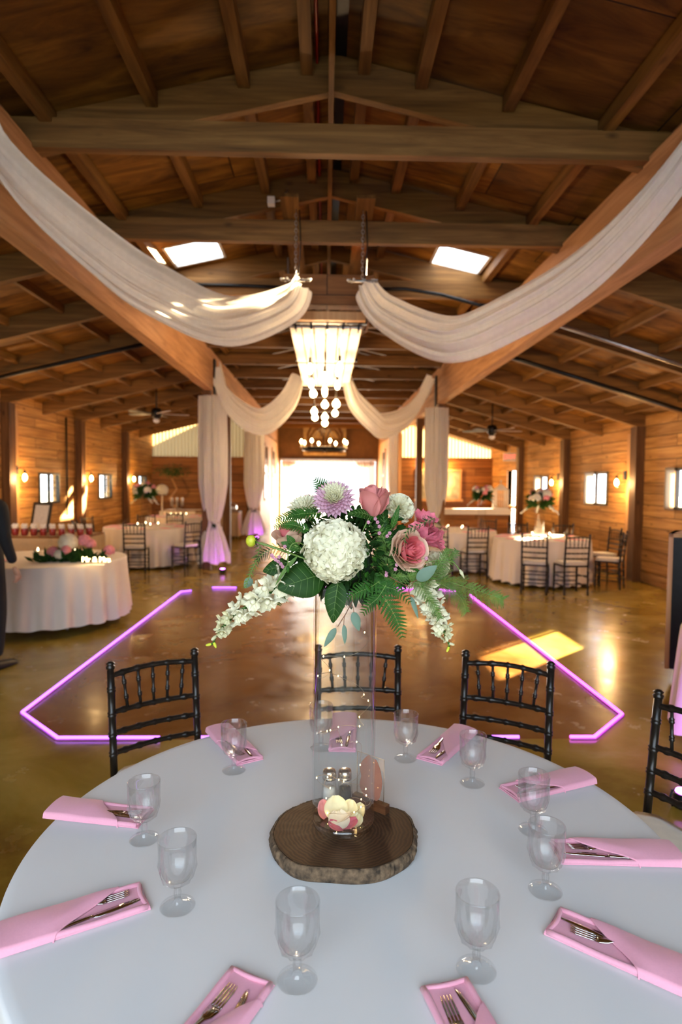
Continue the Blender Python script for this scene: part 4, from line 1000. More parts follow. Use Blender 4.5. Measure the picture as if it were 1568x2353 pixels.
V = [(0, 0, .96), (0, 0, 1.12), (0, 0, 1.30), (0, .01, 1.44), (-.19, .0, 1.43), (-.25, -.02, 1.16), (-.22, .12, .95), (.19, .0, 1.43), (.25, -.02, 1.16), (.24, .08, .93),
     (-.10, 0, .90), (-.11, .01, .50), (-.12, -.03, .10), (.10, 0, .90), (.12, .02, .50), (.13, -.02, .10), (0, .01, 1.50)]
E_ = [(0, 1), (1, 2), (2, 3), (3, 4), (4, 5), (5, 6), (3, 7), (7, 8), (8, 9), (0, 10), (10, 11), (11, 12), (0, 13), (13, 14), (14, 15), (3, 16)]
R_s = [(.16, .12), (.145, .11), (.165, .12), (.13, .10), .075, .055, .042, .075, .055, .042, .10, .075, .062, .10, .075, .062, .06]
body = skin('body', V, E_, R_s, 'suit', per)
skin('neck', [(0, .01, 1.47), (0, .02, 1.56)], [(0, 1)], [.058, .055], 'skin', per)
def headf(u, v):
    a = 2*pi*u; b_ = pi*v; x = .078*cos(a)*sin(b_); y = .095*sin(a)*sin(b_); z = -.118*cos(b_)
    if z < 0: x *= 1+z*1.9; y = y*(1+z*.9)+(.01 if y > 0 else 0)
    nose = .024*math.exp(-((a-pi/2)/.16)**2-((z+.015)/.028)**2); br_ = .006*math.exp(-((a-pi/2)/.6)**2-((z-.03)/.012)**2); ey = -.008*(math.exp(-((a-pi/2-.36)/.14)**2)+math.exp(-((a-pi/2+.36)/.14)**2))*math.exp(-((z-.01)/.012)**2)
    lip = .006*math.exp(-((a-pi/2)/.25)**2-((z+.062)/.009)**2)
    return (x, y+nose+br_+ey+lip, z+1.655)
MB().grid(headf, 48, 40, True, True).build('head', 'skin', per)
for s_ in (-1, 1): MB().ball((s_*.08, -.005, 1.65), (.012, .022, .034), 8, 8).build('ear', 'skin', per)
MB().grid(lambda u, v: (lambda a, b_: Vector((.086*cos(a)*sin(b_), -.012+.102*sin(a)*sin(b_), 1.672+.118*cos(b_))))(2*pi*u, (1.1+(.7 if sin(2*pi*u) < .3 else .0))*v), 32, 14, True, True).build('hair', 'hair', per)
def hand(wx_, wy, wz, sgn, rz):
    V = [(wx_, wy, wz), (wx_, wy+.02, wz-.045), (wx_, wy+.035, wz-.085)]; skin('palm', V, [(0, 1), (1, 2)], [(.024, .018), (.034, .016), (.036, .014)], 'skin', per)
    for k in range(4):
        L = (.030, .034, .031, .024)[k]; y0 = wy+.01+.018*k
        P = [(wx_, y0, wz-.075), (wx_+sgn*.004, y0+.002, wz-.075-L), (wx_-sgn*.010, y0+.003, wz-.075-L*1.8), (wx_-sgn*.024, y0+.004, wz-.075-L*2.2)]
        skin('finger', P, [(0, 1), (1, 2), (2, 3)], [.010, .009, .0085, .0075], 'skin', per)
    P = [(wx_, wy+.035, wz-.03), (wx_-sgn*.015, wy+.065, wz-.055), (wx_-sgn*.018, wy+.075, wz-.085)]; skin('thumb', P, [(0, 1), (1, 2)], [.012, .010, .008], 'skin', per)
hand(-.215, .125, .92, -1, 0); hand(.235, .09, .90, 1, 0)
for s_ in (-1, 1):
    MB().grid(lambda u, v: (lambda a, k: Vector((s_*.125+.048*cos(a)*sin(pi*min(1, k+.02))**.5, .06+.145*(-cos(pi*k)), max(.002, (.045+.045*(1-k))*max(0, sin(a))*sin(pi*min(1, k+.02))**.4))))(2*pi*u, v), 24, 16, True, True).build('shoe', 'black', per)
# ---------------------------------------------------------------- front table setting
MT['bark'] = plain('rough bark', (.115, .075, .042, 1), .95, var=.75, scale=55, bump=1.0, dist=.006)
def slicemat():
    m, nt, out = newmat('dark stained wood slice'); b = bsdf(nt, out, .5, 0, .18)
    tc = N(nt, 'ShaderNodeTexCoord'); wv = N(nt, 'ShaderNodeTexWave', i_Scale=34.0, i_Distortion=6.0, i_Detail=3.0, wave_type='RINGS', rings_direction='Z')
    mp = N(nt, 'ShaderNodeMapping'); nt.links.new(tc.outputs['Object'], mp.inputs[0]); nt.links.new(mp.outputs[0], wv.inputs['Vector'])
    c = ramp(nt, wv.outputs['Fac'], [(.0, (.036, .020, .012, 1)), (.5, (.050, .027, .015, 1)), (1, (.066, .035, .019, 1))]); nt.links.new(c, b.inputs['Base Color'])
    bp = N(nt, 'ShaderNodeBump', i_Strength=.06, i_Distance=.001); nt.links.new(wv.outputs['Fac'], bp.inputs['Height']); nt.links.new(bp.outputs[0], b.inputs['Normal']); return m
MT['slice'] = slicemat()
SCX, SCY = .055, 1.515
outl = [(-.128, 1.492), (.232, 1.498), (.057, 1.677), (.028, 1.356), (.159, 1.376), (.216, 1.434), (-.078, 1.387), (-.117, 1.572), (-.051, 1.648), (.151, 1.639), (.223, 1.59)]
pol = sorted((atan2(y-SCY, x-SCX) % (2*pi), sqrt((x-SCX)**2+(y-SCY)**2)) for x, y in outl)
def srad(a):
    a %= 2*pi; n = len(pol)
    for i in range(n):
        a0, r0 = pol[i]; a1, r1 = pol[(i+1) % n]
        if i == n-1: a1 += 2*pi
        aa = a if a >= pol[0][0] else a+2*pi
        if a0 <= aa <= a1: t = (aa-a0)/(a1-a0); t = (1-cos(pi*t))/2; return r0+(r1-r0)*t
    return pol[0][1]
sl = thing('wood_slice', 'dark round wood slice with rough bark edge under the tall vase', 'wood slice', (SCX, SCY, TZ+.001))
MB().grid(lambda u, v: (lambda a, r_: Vector(((r_*(1-v)-.006*(1-v))*cos(a), (r_*(1-v)-.006*(1-v))*sin(a), .036+.0008*noise.noise((9*cos(a), 9*sin(a), v*4)))))(2*pi*u, srad(2*pi*u)), 96, 14, True, True).build('top_face', 'slice', sl)
def barkf(u, v):
    a = 2*pi*u; r_ = srad(a); n_ = noise.noise((cos(a)*30, sin(a)*30, v*1.5))*.0045+noise.noise((cos(a)*80, sin(a)*80, v*5))*.0025
    pr = [(-.004, .0), (.0, .006), (.003, .018), (.001, .030), (-.003, .0365), (-.007, .036)]
    k = v*(len(pr)-1); i = min(int(k), len(pr)-2); f = k-i; o_ = pr[i][0]*(1-f)+pr[i+1][0]*f; z = pr[i][1]*(1-f)+pr[i+1][1]*f
    r2 = r_+o_+n_*sin(pi*min(1, v*1.05))+.002; return (r2*cos(a), r2*sin(a), z)
MB().grid(barkf, 360, 14, True, True).build('bark_edge', 'bark', sl)
ST = TZ+.001+.0375
# goblets
MT['cut'] = glass_cut('cut goblet glass', .17); MT['footglass'] = glass_thin('goblet foot glass', (.985, .99, .99, 1), 1.6)
def make_goblet(lab):
    t = thing('water_goblet', lab, 'goblet', group='cut glass goblets on the front table')
    nf = 10
    def fac(a, z):
        if z < .012: return 1
        if z < .048: return 1+.05*cos(6*a)
        k = max(0, min(1, (z-.052)/.012))*max(0, min(1, (.118-z)/.028)); w = abs(((a*nf/(2*pi)) % 1)-.5)*2
        return 1+k*(.13*(w-.5)+.035*cos(nf*a)*sin(z*230))
    out_ = [(.0005, .0), (.036, .0), (.0375, .0015), (.037, .003), (.024, .0055), (.011, .010), (.0078, .016), (.0072, .024), (.0085, .030), (.0075, .036), (.0080, .045), (.013, .0505), (.023, .055), (.031, .062), (.0360, .074), (.0385, .090), (.0398, .105), (.0402, .118), (.0404, .135), (.0410, .150), (.0404, .1525)]
    inn = [(.0390, .151), (.0384, .135), (.0378, .118), (.0372, .105), (.0356, .090), (.0325, .076), (.0270, .066), (.018, .060), (.0005, .058)]
    m = MB().lathe([p for p in out_+inn], 60, fn=lambda a, z: fac(a, z)); rings = len(out_)+len(inn)
    # keep the inner wall plain round
    n = 60
    for i in range(len(out_), rings):
        r_, z = (out_+inn)[i]
        for j in range(n): m.v[i*n+j] = (r_*cos(2*pi*j/n), r_*sin(2*pi*j/n), z)
    k0_ = 8                                   # rings below the stem middle are the foot
    ft = MB(); bw = MB(); n = 60
    for fi, f in enumerate(m.f):
        pass
    ft.rings([[Vector(m.v[i*n+j]) for j in range(n)] for i in range(0, 6)], False); ft.build('foot', 'footglass', t)
    bw.rings([[Vector(m.v[i*n+j]) for j in range(n)] for i in range(5, rings)], False); bw.build('bowl', 'cut', t); return t
gob = [(-.045, 1.086, 'goblet nearest the camera, alone in front of the wood slice'), (.29, 1.105, 'second goblet from the front, right of the nearest goblet'), (-.311, 1.286, 'goblet at the left, nearer of the two left goblets'), (-.455, 1.536, 'goblet standing over the fork of the far left napkin'),
       (.272, 1.989, 'goblet behind the table number, right of the vase'), (-.283, 1.909, 'goblet in front of the back left napkin'), (-.009, 2.074, 'goblet half hidden behind the left side of the vase'), (.454, 1.82, 'goblet beside the back right napkin'), (.554, 1.566, 'goblet at the right in front of the far right napkin'), (.501, 1.327, 'goblet at the right overlapping the one behind it')]
g0 = make_goblet('')
for i, (x, y, lb) in enumerate(gob):
    o = g0 if i == 0 else dup(g0, (0, 0, 0)); o.location = (x, y, TZ+.0015); o.rotation_euler = (0, 0, i*.37); o['label'] = lb
# napkins with cutlery
MT['napkin'] = plain('pink napkin', (.80, .36, .47, 1), .85, var=.02, scale=220, bump=.15, dist=.0006, sheen=.35)
MT['cutlery'] = plain('polished steel cutlery', (.62, .60, .58, 1), .12, metal=1.0, var=.05)
W2, LN = .046, .30
def sheet(m, s0, s1, zf, fold=.0, inset=0.0, skew=0.0, nu=14, nv=26):
    """closed rounded slab from s0 to s1 (functions of side u in -1..1), local x across, y = distance outward from open end"""
    def f(u, v):
        a = 2*pi*u; c_, s_ = cos(a), sin(a); x = (W2-inset)*max(-1, min(1, 1.12*c_)); k = x/W2
        y = s0(k)+(s1(k)-s0(k))*v; th = zf(k, y)
        z = th[0]+(th[1]-th[0])*(.5+.5*max(-1, min(1, s_*1.5))); return (x+.003*sin(y*22)*skew, y, z)
    return m.grid(f, 28, nv, True, True)
def make_napkin(lab, L=LN, seed=0):
    t = thing('folded_napkin', lab, 'napkin', group='folded pink napkins with cutlery'); r = random.Random(seed); q = r.uniform(.7, 1.2)
    edge = lambda k: .115*L/.30+.055*k*q+.012*sin(2.2*k)
    m = MB()
    for j, (z0, z1, ins, e0) in enumerate(((.0, .004, .0, .0), (.0044, .0082, .0015, .003), )):
        sheet(m, lambda k, e0=e0: e0+.004*cos(2*k+j), lambda k, e0=e0: L-e0, lambda k, y, a=z0, b=z1: (a, b+.0018*sin(k*2.2+j)*max(0, 1-y/.14)), inset=ins)
    # rolled long side
    for sd in (-1, 1):
        P = [Vector((sd*(W2-.005), .004+(L-.008)*i/16, .0065+.0008*sin(i*.9))) for i in range(17)]; m.tube(P, .0062, 10)
    # open mouth lip
    m.tube([Vector((-(W2-.006)+(2*W2-.012)*i/12, .005+.006*sin(pi*i/12), .0075+.003*sin(pi*i/12)*q)) for i in range(13)], .0042, 8)
    # end caps
    for zz, ii in ((.0, .0), (.0044, .0015)):
        for y in (.0+ii, L-ii): m.add([(-(W2-ii), y, zz), (W2-ii, y, zz), (W2-ii, y, zz+.004), (-(W2-ii), y, zz+.004)], [(0, 1, 2, 3)])
    m.build('folded_base', 'napkin', t)
    m = MB()
    def pf(u, v):
        k = 2*u-1; y = edge(k)+(L-.002-edge(k))*v; h = .0155+.0075*sin(pi*min(1, max(0, (y-edge(k))/.05))*.5)*(1-k*k)+.001*sin(y*40+k*2)
        fl = max(0, abs(k)-.86)/.14; return ((W2+.0025)*max(-1, min(1, k*1.03)), y, h-(h-.002)*fl**2*.98)
    m.grid(pf, 30, 26)
    def pl(u, v): # thick folded front lip of the pocket
        k = 2*u-1; y = edge(k); b_ = Vector(pf(u, 0)); a = pi*(v*1.0); return b_+Vector((0, .0028-.0040*sin(a), -.0022+.0024*cos(a)))
    m.grid(pl, 30, 6)
    m.add([(-W2, L-.002, .001), (W2, L-.002, .001), (W2, L-.002, .012), (-W2, L-.002, .012)], [(0, 1, 2, 3)])
    m.build('pocket_flap', 'napkin', t); return t
def make_fork(lab):
    """lies along y, tines toward -y at y=0"""
    t = thing('fork', lab, 'fork', group='forks in the pink napkins')
    def strip(m, pts, h=.0016):
        vs = []
        for (x, y, w, z) in pts: vs.append([(x-w, y, z-h), (x+w, y, z-h), (x+w, y, z+h), (x-w, y, z+h)])
        m.rings([[Vector(p) for p in r_] for r_ in vs], True, True)
    m = MB()
    for k in range(4): x = (k-1.5)*.0062; strip(m, [(x*.92, .0, .0006, .004), (x, .012, .0014, .0015), (x, .035, .0018, .0), (x, .052, .0021, -.001)], .0009)
    m.build('tines', 'cutlery', t); m = MB()
    strip(m, [(0, .048, .0118, -.001), (0, .056, .0122, -.0008), (0, .070, .0100, .001), (0, .082, .0048, .004), (0, .098, .0030, .006), (0, .14, .0036, .005), (0, .18, .0058, .002), (0, .192, .0045, .002)], .0012); m.build('handle', 'cutlery', t); return t
def make_knife(lab):
    t = thing('table_knife', lab, 'knife', group='knives in the pink napkins')
    m = MB(); vs = []
    for (y, a, b_) in ((0, .0, .0012), (.006, -.0035, .0035), (.02, -.0065, .0045), (.06, -.0085, .005), (.095, -.0085, .005), (.108, -.004, .004)):
        vs.append([Vector((a, y, -.0006)), Vector((b_, y, -.0011)), Vector((b_, y, .0011)), Vector((a, y, .0006))])
    m.rings(vs, True, True); m.build('blade', 'cutlery', t); m = MB()
    m.rings([[Vector((w*cos(q), y, .0028*sin(q)*1.0)) for q in [2*pi*j/8 for j in range(8)]] for y, w in ((.104, .0040), (.115, .0048), (.15, .0052), (.19, .0066), (.205, .005))], True, True)
    m.build('handle', 'cutlery', t); return t
NAP = [('a', -.127, 1.092, -.44, -.90, .30, 1, 'front left pink napkin beside the nearest goblet', 0),
       ('b', .222, 1.07, .24, -.97, .30, 1, 'front right pink napkin cut off by the lower edge', 1),
       ('c', -.388, 1.315, -.885, -.465, .30, -1, 'pink napkin at the left edge, nearer the camera', 0),
       ('d', -.478, 1.628, -.98, .19, .275, 1, 'far left pink napkin behind the left goblet', 1),
       ('e', -.238, 1.962, -.49, .87, .31, -1, 'back left pink napkin in front of the left chair', 0),
       ('f', .063, 2.04, .06, .998, .31, 1, 'back centre pink napkin seen through the vase', 1),
       ('g', .346, 1.962, .57, .82, .31, -1, 'back right pink napkin in front of the right chair', 0),
       ('h', .545, 1.747, .93, .37, .295, 1, 'far right pink napkin behind two goblets', 1),
       ('i', .575, 1.465, .997, -.05, .30, 1, 'pink napkin at the right edge by the overlapping goblets', 0),
       ('j', .479, 1.227, .785, -.62, .31, 1, 'large pink napkin at the lower right', 1)]
n0 = make_napkin(''); n1 = make_napkin('', seed=3); f0 = make_fork(''); k0 = make_knife('')
used = set()
for i, (key, x, y, dx, dy, L, mir, lb, var) in enumerate(NAP):
    src = (n0, n1)[var]; o = src if (var not in used) else dup(src, (0, 0, 0)); used.add(var)
    rz = atan2(dy, dx)-pi/2; o.location = (x, y, TZ+.0015); o.rotation_euler = (0, 0, rz); o.scale = (mir*1.0, L/.30, 1); o['label'] = lb
    d = Vector((dx, dy, 0)).normalized(); s_ = Vector((d.y, -d.x, 0)); base = Vector((x, y, TZ+.0015))
    where = lb.replace('pink napkin', 'napkin')
    fo = f0 if i == 0 else dup(f0, (0, 0, 0)); kn = k0 if i == 0 else dup(k0, (0, 0, 0))
    fk = {'a': (.014, .055, -.08), 'b': (.014, .05, -.06), 'c': (.014, .045, -.10), 'j': (.012, .055, .22), 'd': (.012, .03, .2)}.get(key, (-.010, .05, .1))
    ks = {'a': (-.014, .05, .12), 'b': (-.012, .035, .10), 'c': (-.014, .02, .08), 'j': (-.012, .025, -.03), 'd': (-.014, .02, -.1)}.get(key, (.014, .03, -.08))
    for ob, (sx, sy, tw), zz, nm in ((fo, fk, .0125, 'fork'), (kn, ks, .0125, 'knife')):
        p = base+s_*sx+d*(sy-.014); ob.location = (p.x, p.y, TZ+.0015+zz-.002); ob.rotation_euler = (.035 if nm == 'fork' else .02, 0, rz+tw); ob.rotation_euler[0] = 0
        ob['label'] = 'steel %s tucked in the %s' % (nm, where)
# tall cylinder vase
VX, VY, VR, VH = .052, 1.540, .0795, .615
MT['vaseglass'] = glass_thin('vase glass', (.975, .985, .98, 1), 1.62); MT['vasebase'] = glass_cut('thick vase base', .12)
vs_ = thing('cylinder_vase', 'tall clear glass cylinder vase on the wood slice', 'vase', (VX, VY, ST))
MB().lathe([(VR, .022), (VR+.0005, .3), (VR, VH)], 72, caps=False).build('glass_wall', 'vaseglass', vs_)
MB().lathe([(VR, VH), (VR-.0035, VH), (VR-.0035, .022)][::-1], 72, caps=False).build('inner_wall', 'vaseglass', vs_)
MB().grid(lambda u, v: ((VR-.0017+.0022*cos(2*pi*v))*cos(2*pi*u), (VR-.0017+.0022*cos(2*pi*v))*sin(2*pi*u), VH+.0022*sin(2*pi*v)), 60, 8, True, True).build('rim', 'cut', vs_)
MB().lathe([(.001, .0), (VR-.010, .0), (VR-.002, .004), (VR, .012), (VR, .0215), (VR-.004, .022), (.001, .018)], 72).build('thick_base', 'vasebase', vs_)
# fairy lights inside
MT['wire'] = plain('copper wire', (.45, .33, .2, 1), .3, metal=.9); MT['led'] = glow('fairy light glow', (1.0, .62, .22, 1), 22)
fa = thing('fairy_lights', 'thin copper wire of tiny warm fairy lights inside the tall vase', 'string lights', (VX, VY, ST))
r = random.Random(12); P = []
for i in range(90):
    t_ = i/89; a = t_*26+sin(t_*40)*.6; rr_ = .056+.014*sin(i*1.3); z = .026+.50*(t_**1.7)+.012*sin(i*.9); P.append(Vector((rr_*cos(a), rr_*sin(a), z)))
MB().tube([catm(P, i/360) for i in range(361)], .00045, 4).build('wire', 'wire', fa)
for i in range(30):
    p = catm(P, (i+.5)/30*(.97)); MB().ball(p, (.0014, .0014, .0024), 6, 5).build('bulb', 'led', fa)
lamp('fairy_glow', 'POINT', (0, 0, .08), .12, (1, .6, .25), .03, parent=fa); lamp('fairy_glow', 'POINT', (0, 0, .3), .08, (1, .6, .25), .03, parent=fa)
# loose petals at the bottom of the vase
MT['petalrose'] = plain('rose pink petal', (.72, .17, .25, 1), .55, var=.12, scale=60, transl=.3)
MT['petalgreen'] = plain('greenish cream petal', (.74, .72, .46, 1), .55, var=.08, scale=60, transl=.3)
def petal_mesh(w, l, cup, ruf, seed=0, nu=8, nv=10, curl=.0):
    r = random.Random(seed); ph = r.random()*6
    def f(u, v):
        k = 2*u-1; ww = w*sin(pi*min(.97, (v*.86+.10)))**.55; x = k*ww; y = l*v
        z = cup*(k*k)*w*1.6*(1-.3*v)+ cup*l*.55*(v**2) - curl*l*max(0, v-.65)**2*6 + ruf*sin(9*k+ph)*v*v
        return Vector((x, y, z))
    return MB().grid(f, nu, nv)
pets = [(-.020, -.005, .028, 'petalgreen', 1.25, .1, 1.5), (.018, .0, .028, 'petalgreen', 1.1, -.5, 1.15), (-.012, -.042, .024, 'petalcream', .40, .15, 1.35), (.012, -.052, .022, 'petalrose', .30, -1.3, 1.2), (-.018, -.058, .021, 'petalrose', .25, 1.2, 1.1),
        (.0, -.035, .030, 'petalcream', .5, -1.9, 1.1), (.042, -.012, .026, 'petalgreen', .9, -1.0, 1.1), (-.052, -.004, .024, 'petalpink', 1.1, .9, 1.2), (.03, -.04, .024, 'petalgreen', .5, -.6, 1.0), (-.02, .02, .022, 'petalcream', .3, 2, 1.0)]
for i, (x, y, z, mt, tilt, rz, sc) in enumerate(pets):
    sc *= .84; m = petal_mesh(.024*sc, .044*sc, .14, .0032, i); mat = Matrix.Translation((VX+x, VY+y, ST+z)) @ Matrix.Rotation(rz, 4, 'Z') @ Matrix.Rotation(tilt, 4, 'X') @ Matrix.Translation((0, -.02*sc, 0))
    o = MB().merge(m).build('rose_petal', mt); o.matrix_world = mat
    zmin = min((mat @ Vector(p)).z for p in m.v); o.location.z += max(0, ST+.0195-zmin)
    tag(o, ['tallest pale green petal standing left of centre in the vase', 'pale green petal standing right of centre in the vase', 'cream petal lying at the front left of the vase bottom', 'deep pink petal at the front right of the vase bottom', 'deep pink petal at the front left of the vase bottom', 'cream petal lying sideways over the pink ones in the vase', 'pale green petal against the right wall of the vase', 'peach petal leaning on the left wall of the vase', 'small pale green petal lying at the right of the vase bottom', 'cream petal lying at the back of the vase bottom'][i], 'petal', 'loose petals in the vase')
# salt and pepper shakers
MT['salt'] = plain('white salt', (.8, .8, .78, 1), .9); MT['pepper'] = plain('ground pepper', (.06, .045, .03, 1), .9, var=.5, scale=300)
MT['lid'] = plain('steel shaker lid', (.55, .50, .45, 1), .25, metal=.95, var=.1)
def shaker(x, y, fill, lb):
    t = thing('shaker', lb, 'shaker', (x, y, ST+.0005), 0, 'salt and pepper shakers')
    rib = lambda a, z: 1+.03*abs(sin(8*a))
    MB().lathe([(.001, 0), (.020, 0), (.022, .003), (.021, .03), (.0175, .062), (.017, .068), (.001, .069)], 48, fn=rib).build('glass_body', 'cut', t)
    MB().lathe([(.001, .002), (.017, .002), (.0165, .03), (.0155, .042), (.001, .043)], 20).build('contents', fill, t)
    m = MB().lathe([(.0175, .066), (.019, .067), (.0192, .071), (.0180, .073), (.0190, .076), (.0182, .085), (.0165, .090), (.010, .0925), (.001, .093)], 28); m.build('screw_lid', 'lid', t)
shaker(at(757, 1820, 1.642).x, 1.644, 'salt', 'glass salt shaker with a steel lid behind the vase')
shaker(at(793, 1820, 1.642).x, 1.644, 'pepper', 'glass pepper shaker with a steel lid right of the salt shaker')
# table number: clear sheet with brushed rose paint in a wood block
MT['acrylic'] = glass_thin('acrylic sheet', (.97, .97, .97, 1), 1.49); MT['paint'] = plain('rose brown brushed paint', (.30, .135, .10, 1), .6, var=.1, scale=20)
MT['walnut'] = wood('walnut block', 0, (.035, .012, .004, 1), (.085, .032, .012, 1), (.14, .06, .025, 1), .5, scale=8, knots=False)
B = onz(882, 1850, ST+.020); A = Vector((B.x-.068, B.y+.055, 0)); d = Vector((A.x-B.x, A.y-B.y, 0)); Lp = d.length
tn = thing('table_number_stand', 'clear sheet with a rose brown brush stroke in a small wood block behind the vase', 'table sign', (B.x, B.y, ST+.0005), rz=atan2(d.y, d.x))
H_ = .142
MB().ab(0, Lp, -.0012, .0012, .012, H_).build('clear_sheet', 'acrylic', tn)
ed = MB()
for a, b_ in (((0, 0, .012), (0, 0, H_)), ((0, 0, H_), (Lp, 0, H_)), ((Lp, 0, H_), (Lp, 0, .012))): ed.tube([a, b_], .0008, 4)
ed.build('sheet_edge', 'wire', tn)
pp = []
for i in range(40):
    a = 2*pi*i/40; rx = Lp*.44*(1+.10*noise.noise((cos(a)*2.2, sin(a)*2.2, 5))+.05*noise.noise((cos(a)*9, sin(a)*9, 1))); rz_ = H_*.44*(1+.08*noise.noise((cos(a)*3, sin(a)*3, 9))); 
    x_ = Lp*.52+rx*cos(a)*(1-.22*max(0, cos(a))*max(0, 1-abs(sin(a)*2.2))); z_ = H_*.53+rz_*sin(a); pp.append((x_, z_))
m = MB(); m.add([(x, -.0022, z) for x, z in pp]+[(x, -.0013, z) for x, z in pp], [tuple(range(40)), tuple(reversed(range(40, 80)))]+[(i, 40+i, 40+(i+1) % 40, (i+1) % 40) for i in range(40)]); m.build('brush_stroke', 'paint', tn)
MB().ab(-.012, Lp+.01, -.010, .010, 0, .022).build('wood_block', 'walnut', tn)
# ---------------------------------------------------------------- the bouquet on the vase
HUB = Vector((VX, VY, ST+VH+.035))
MT['stem'] = plain('green stem', (.13, .22, .04, 1), .5, var=.15)
MT['hyd'] = plain('white hydrangea petals', (.84, .81, .60, 1), .55, var=.05, scale=45, transl=.28)
MT['rosedusty'] = plain('dusty pink rose petals', (.70, .255, .235, 1), .5, var=.08, scale=30, transl=.25)
MT['rosein'] = plain('bright pink rose petals', (.86, .25, .28, 1), .5, var=.10, scale=40, transl=.3)
MT['roseout'] = plain('cream peach rose petals', (.82, .58, .42, 1), .5, var=.10, scale=40, transl=.3)
MT['lilac'] = plain('lilac petals', (.74, .48, .58, 1), .55, var=.15, scale=60, transl=.25)
MT['alst'] = plain('coral pink petals', (.78, .20, .27, 1), .5, var=.18, scale=60, transl=.3)
MT['leafbig'] = plain('deep green leaf', (.014, .050, .005, 1), .5, var=.30, scale=22, transl=.12, bump=.3, spec=.15)
MT['vein'] = plain('pale leaf vein', (.09, .17, .035, 1), .5)
MT['fern'] = plain('fern green', (.026, .10, .010, 1), .55, var=.30, scale=40, transl=.2, spec=.2)
MT['plume'] = plain('feathery green', (.075, .16, .015, 1), .6, var=.3, scale=40, transl=.2)
MT['euc'] = plain('grey green eucalyptus', (.13, .215, .15, 1), .6, var=.08, scale=30, transl=.15)
MT['twig'] = plain('red brown twig', (.16, .07, .035, 1), .6)
MT['wax'] = plain('mauve wax flowers', (.48, .22, .30, 1), .5, var=.2, scale=80)
MT['bud'] = plain('yellow green bud', (.50, .52, .03, 1), .5, var=.2, scale=90)
MT['foam'] = plain('dark green floral foam', (.010, .028, .008, 1), .9, var=.3)
GRP = 'flowers and greenery in the tall vase'
fo_ = MB().ball((0, 0, 0), (.070, .066, .055), 20, 14).build('floral_foam', 'foam'); fo_.location = HUB+Vector((0, 0, .025)); tag(fo_, 'dark green foam ball holding the stems on top of the vase', 'floral foam')
def frame(d, up=Vector((0, 0, 1)), spin=0):
    z = Vector(d).normalized(); x = Vector(up).cross(z)
    if x.length < 1e-4: x = Vector((1, 0, 0))
    x.normalize(); y = z.cross(x); m = Matrix((x, y, z)).transposed().to_4x4(); return m @ Matrix.Rotation(spin, 4, 'Z')
def flower(name, label, cat, px, py, Y, d, spin=0, stem=True, grp=GRP):
    p = at(px, py, Y); t = bpy.data.objects.new(name, None); t.empty_display_size = .02; COL.objects.link(t); tag(t, label, cat, grp)
    t.matrix_world = Matrix.Translation(p) @ frame(d, spin=spin); t['_'] = 0; del t['_']
    bpy.context.view_layer.update() if False else None
    if stem:
        inv = t.matrix_world.inverted(); h = inv @ HUB
        MB().tube([Vector((0, 0, -.004)), Vector((0, 0, -.02)).lerp(h, .25), h.lerp(Vector((0, 0, -.03)), .25), h], .0028, 6).build('stem', 'stem', t)
    return t
CAMD = Vector((0, -1, .12))
# hydrangea head
def floret(m, base, n, spin, s, r):
    f = Matrix.Translation(base) @ frame(n, spin=spin)
    for k in range(4):
        a = k*pi/2+r.uniform(-.12, .12); tl = r.uniform(-.05, .28); w = s*r.uniform(.80, 1.0)
        def fn(u, v, a=a, w=w, tl=tl):
            k2 = 2*u-1; ww = w*.62*sin(pi*min(.93, .12+v*.80))**.6; x = k2*ww; y = w*1.15*v+.0015
            z = w*(.28*(k2*k2)*(v)+tl*v-.35*v*v)
            return f @ Vector((x*cos(a)-y*sin(a), x*sin(a)+y*cos(a), z))
        m.grid(fn, 4, 4)
    m.ball(f @ Vector((0, 0, .0012)), .0016, 5, 4)
hy = flower('hydrangea', 'large round white hydrangea head at the centre of the bouquet', 'flower', 771, 1264, 1.445, (-.05, -1, .18))
m = MB(); r = random.Random(6); nF = 150
for i in range(nF):
    z = 1-1.25*(i+.5)/nF; a = i*2.39996; q = sqrt(max(0, 1-z*z)); n = Vector((q*cos(a), q*sin(a), z)); R_ = .069*(1+.06*noise.noise(n*2.2))*r.uniform(.95, 1.06)
    p = Vector((n.x*R_*1.02, n.y*R_*1.0, n.z*R_*.88-.012)); n2 = (n+Vector((r.uniform(-.45, .45), r.uniform(-.45, .45), r.uniform(-.2, .3)))).normalized()
    floret(m, p, n2, r.uniform(0, 6.28), .0152*r.uniform(.88, 1.15), r)
m.build('florets', 'hyd', hy); MB().ball((0, 0, -.012), (.058, .058, .050), 18, 12).build('flower_heart', 'petalgreen', hy)
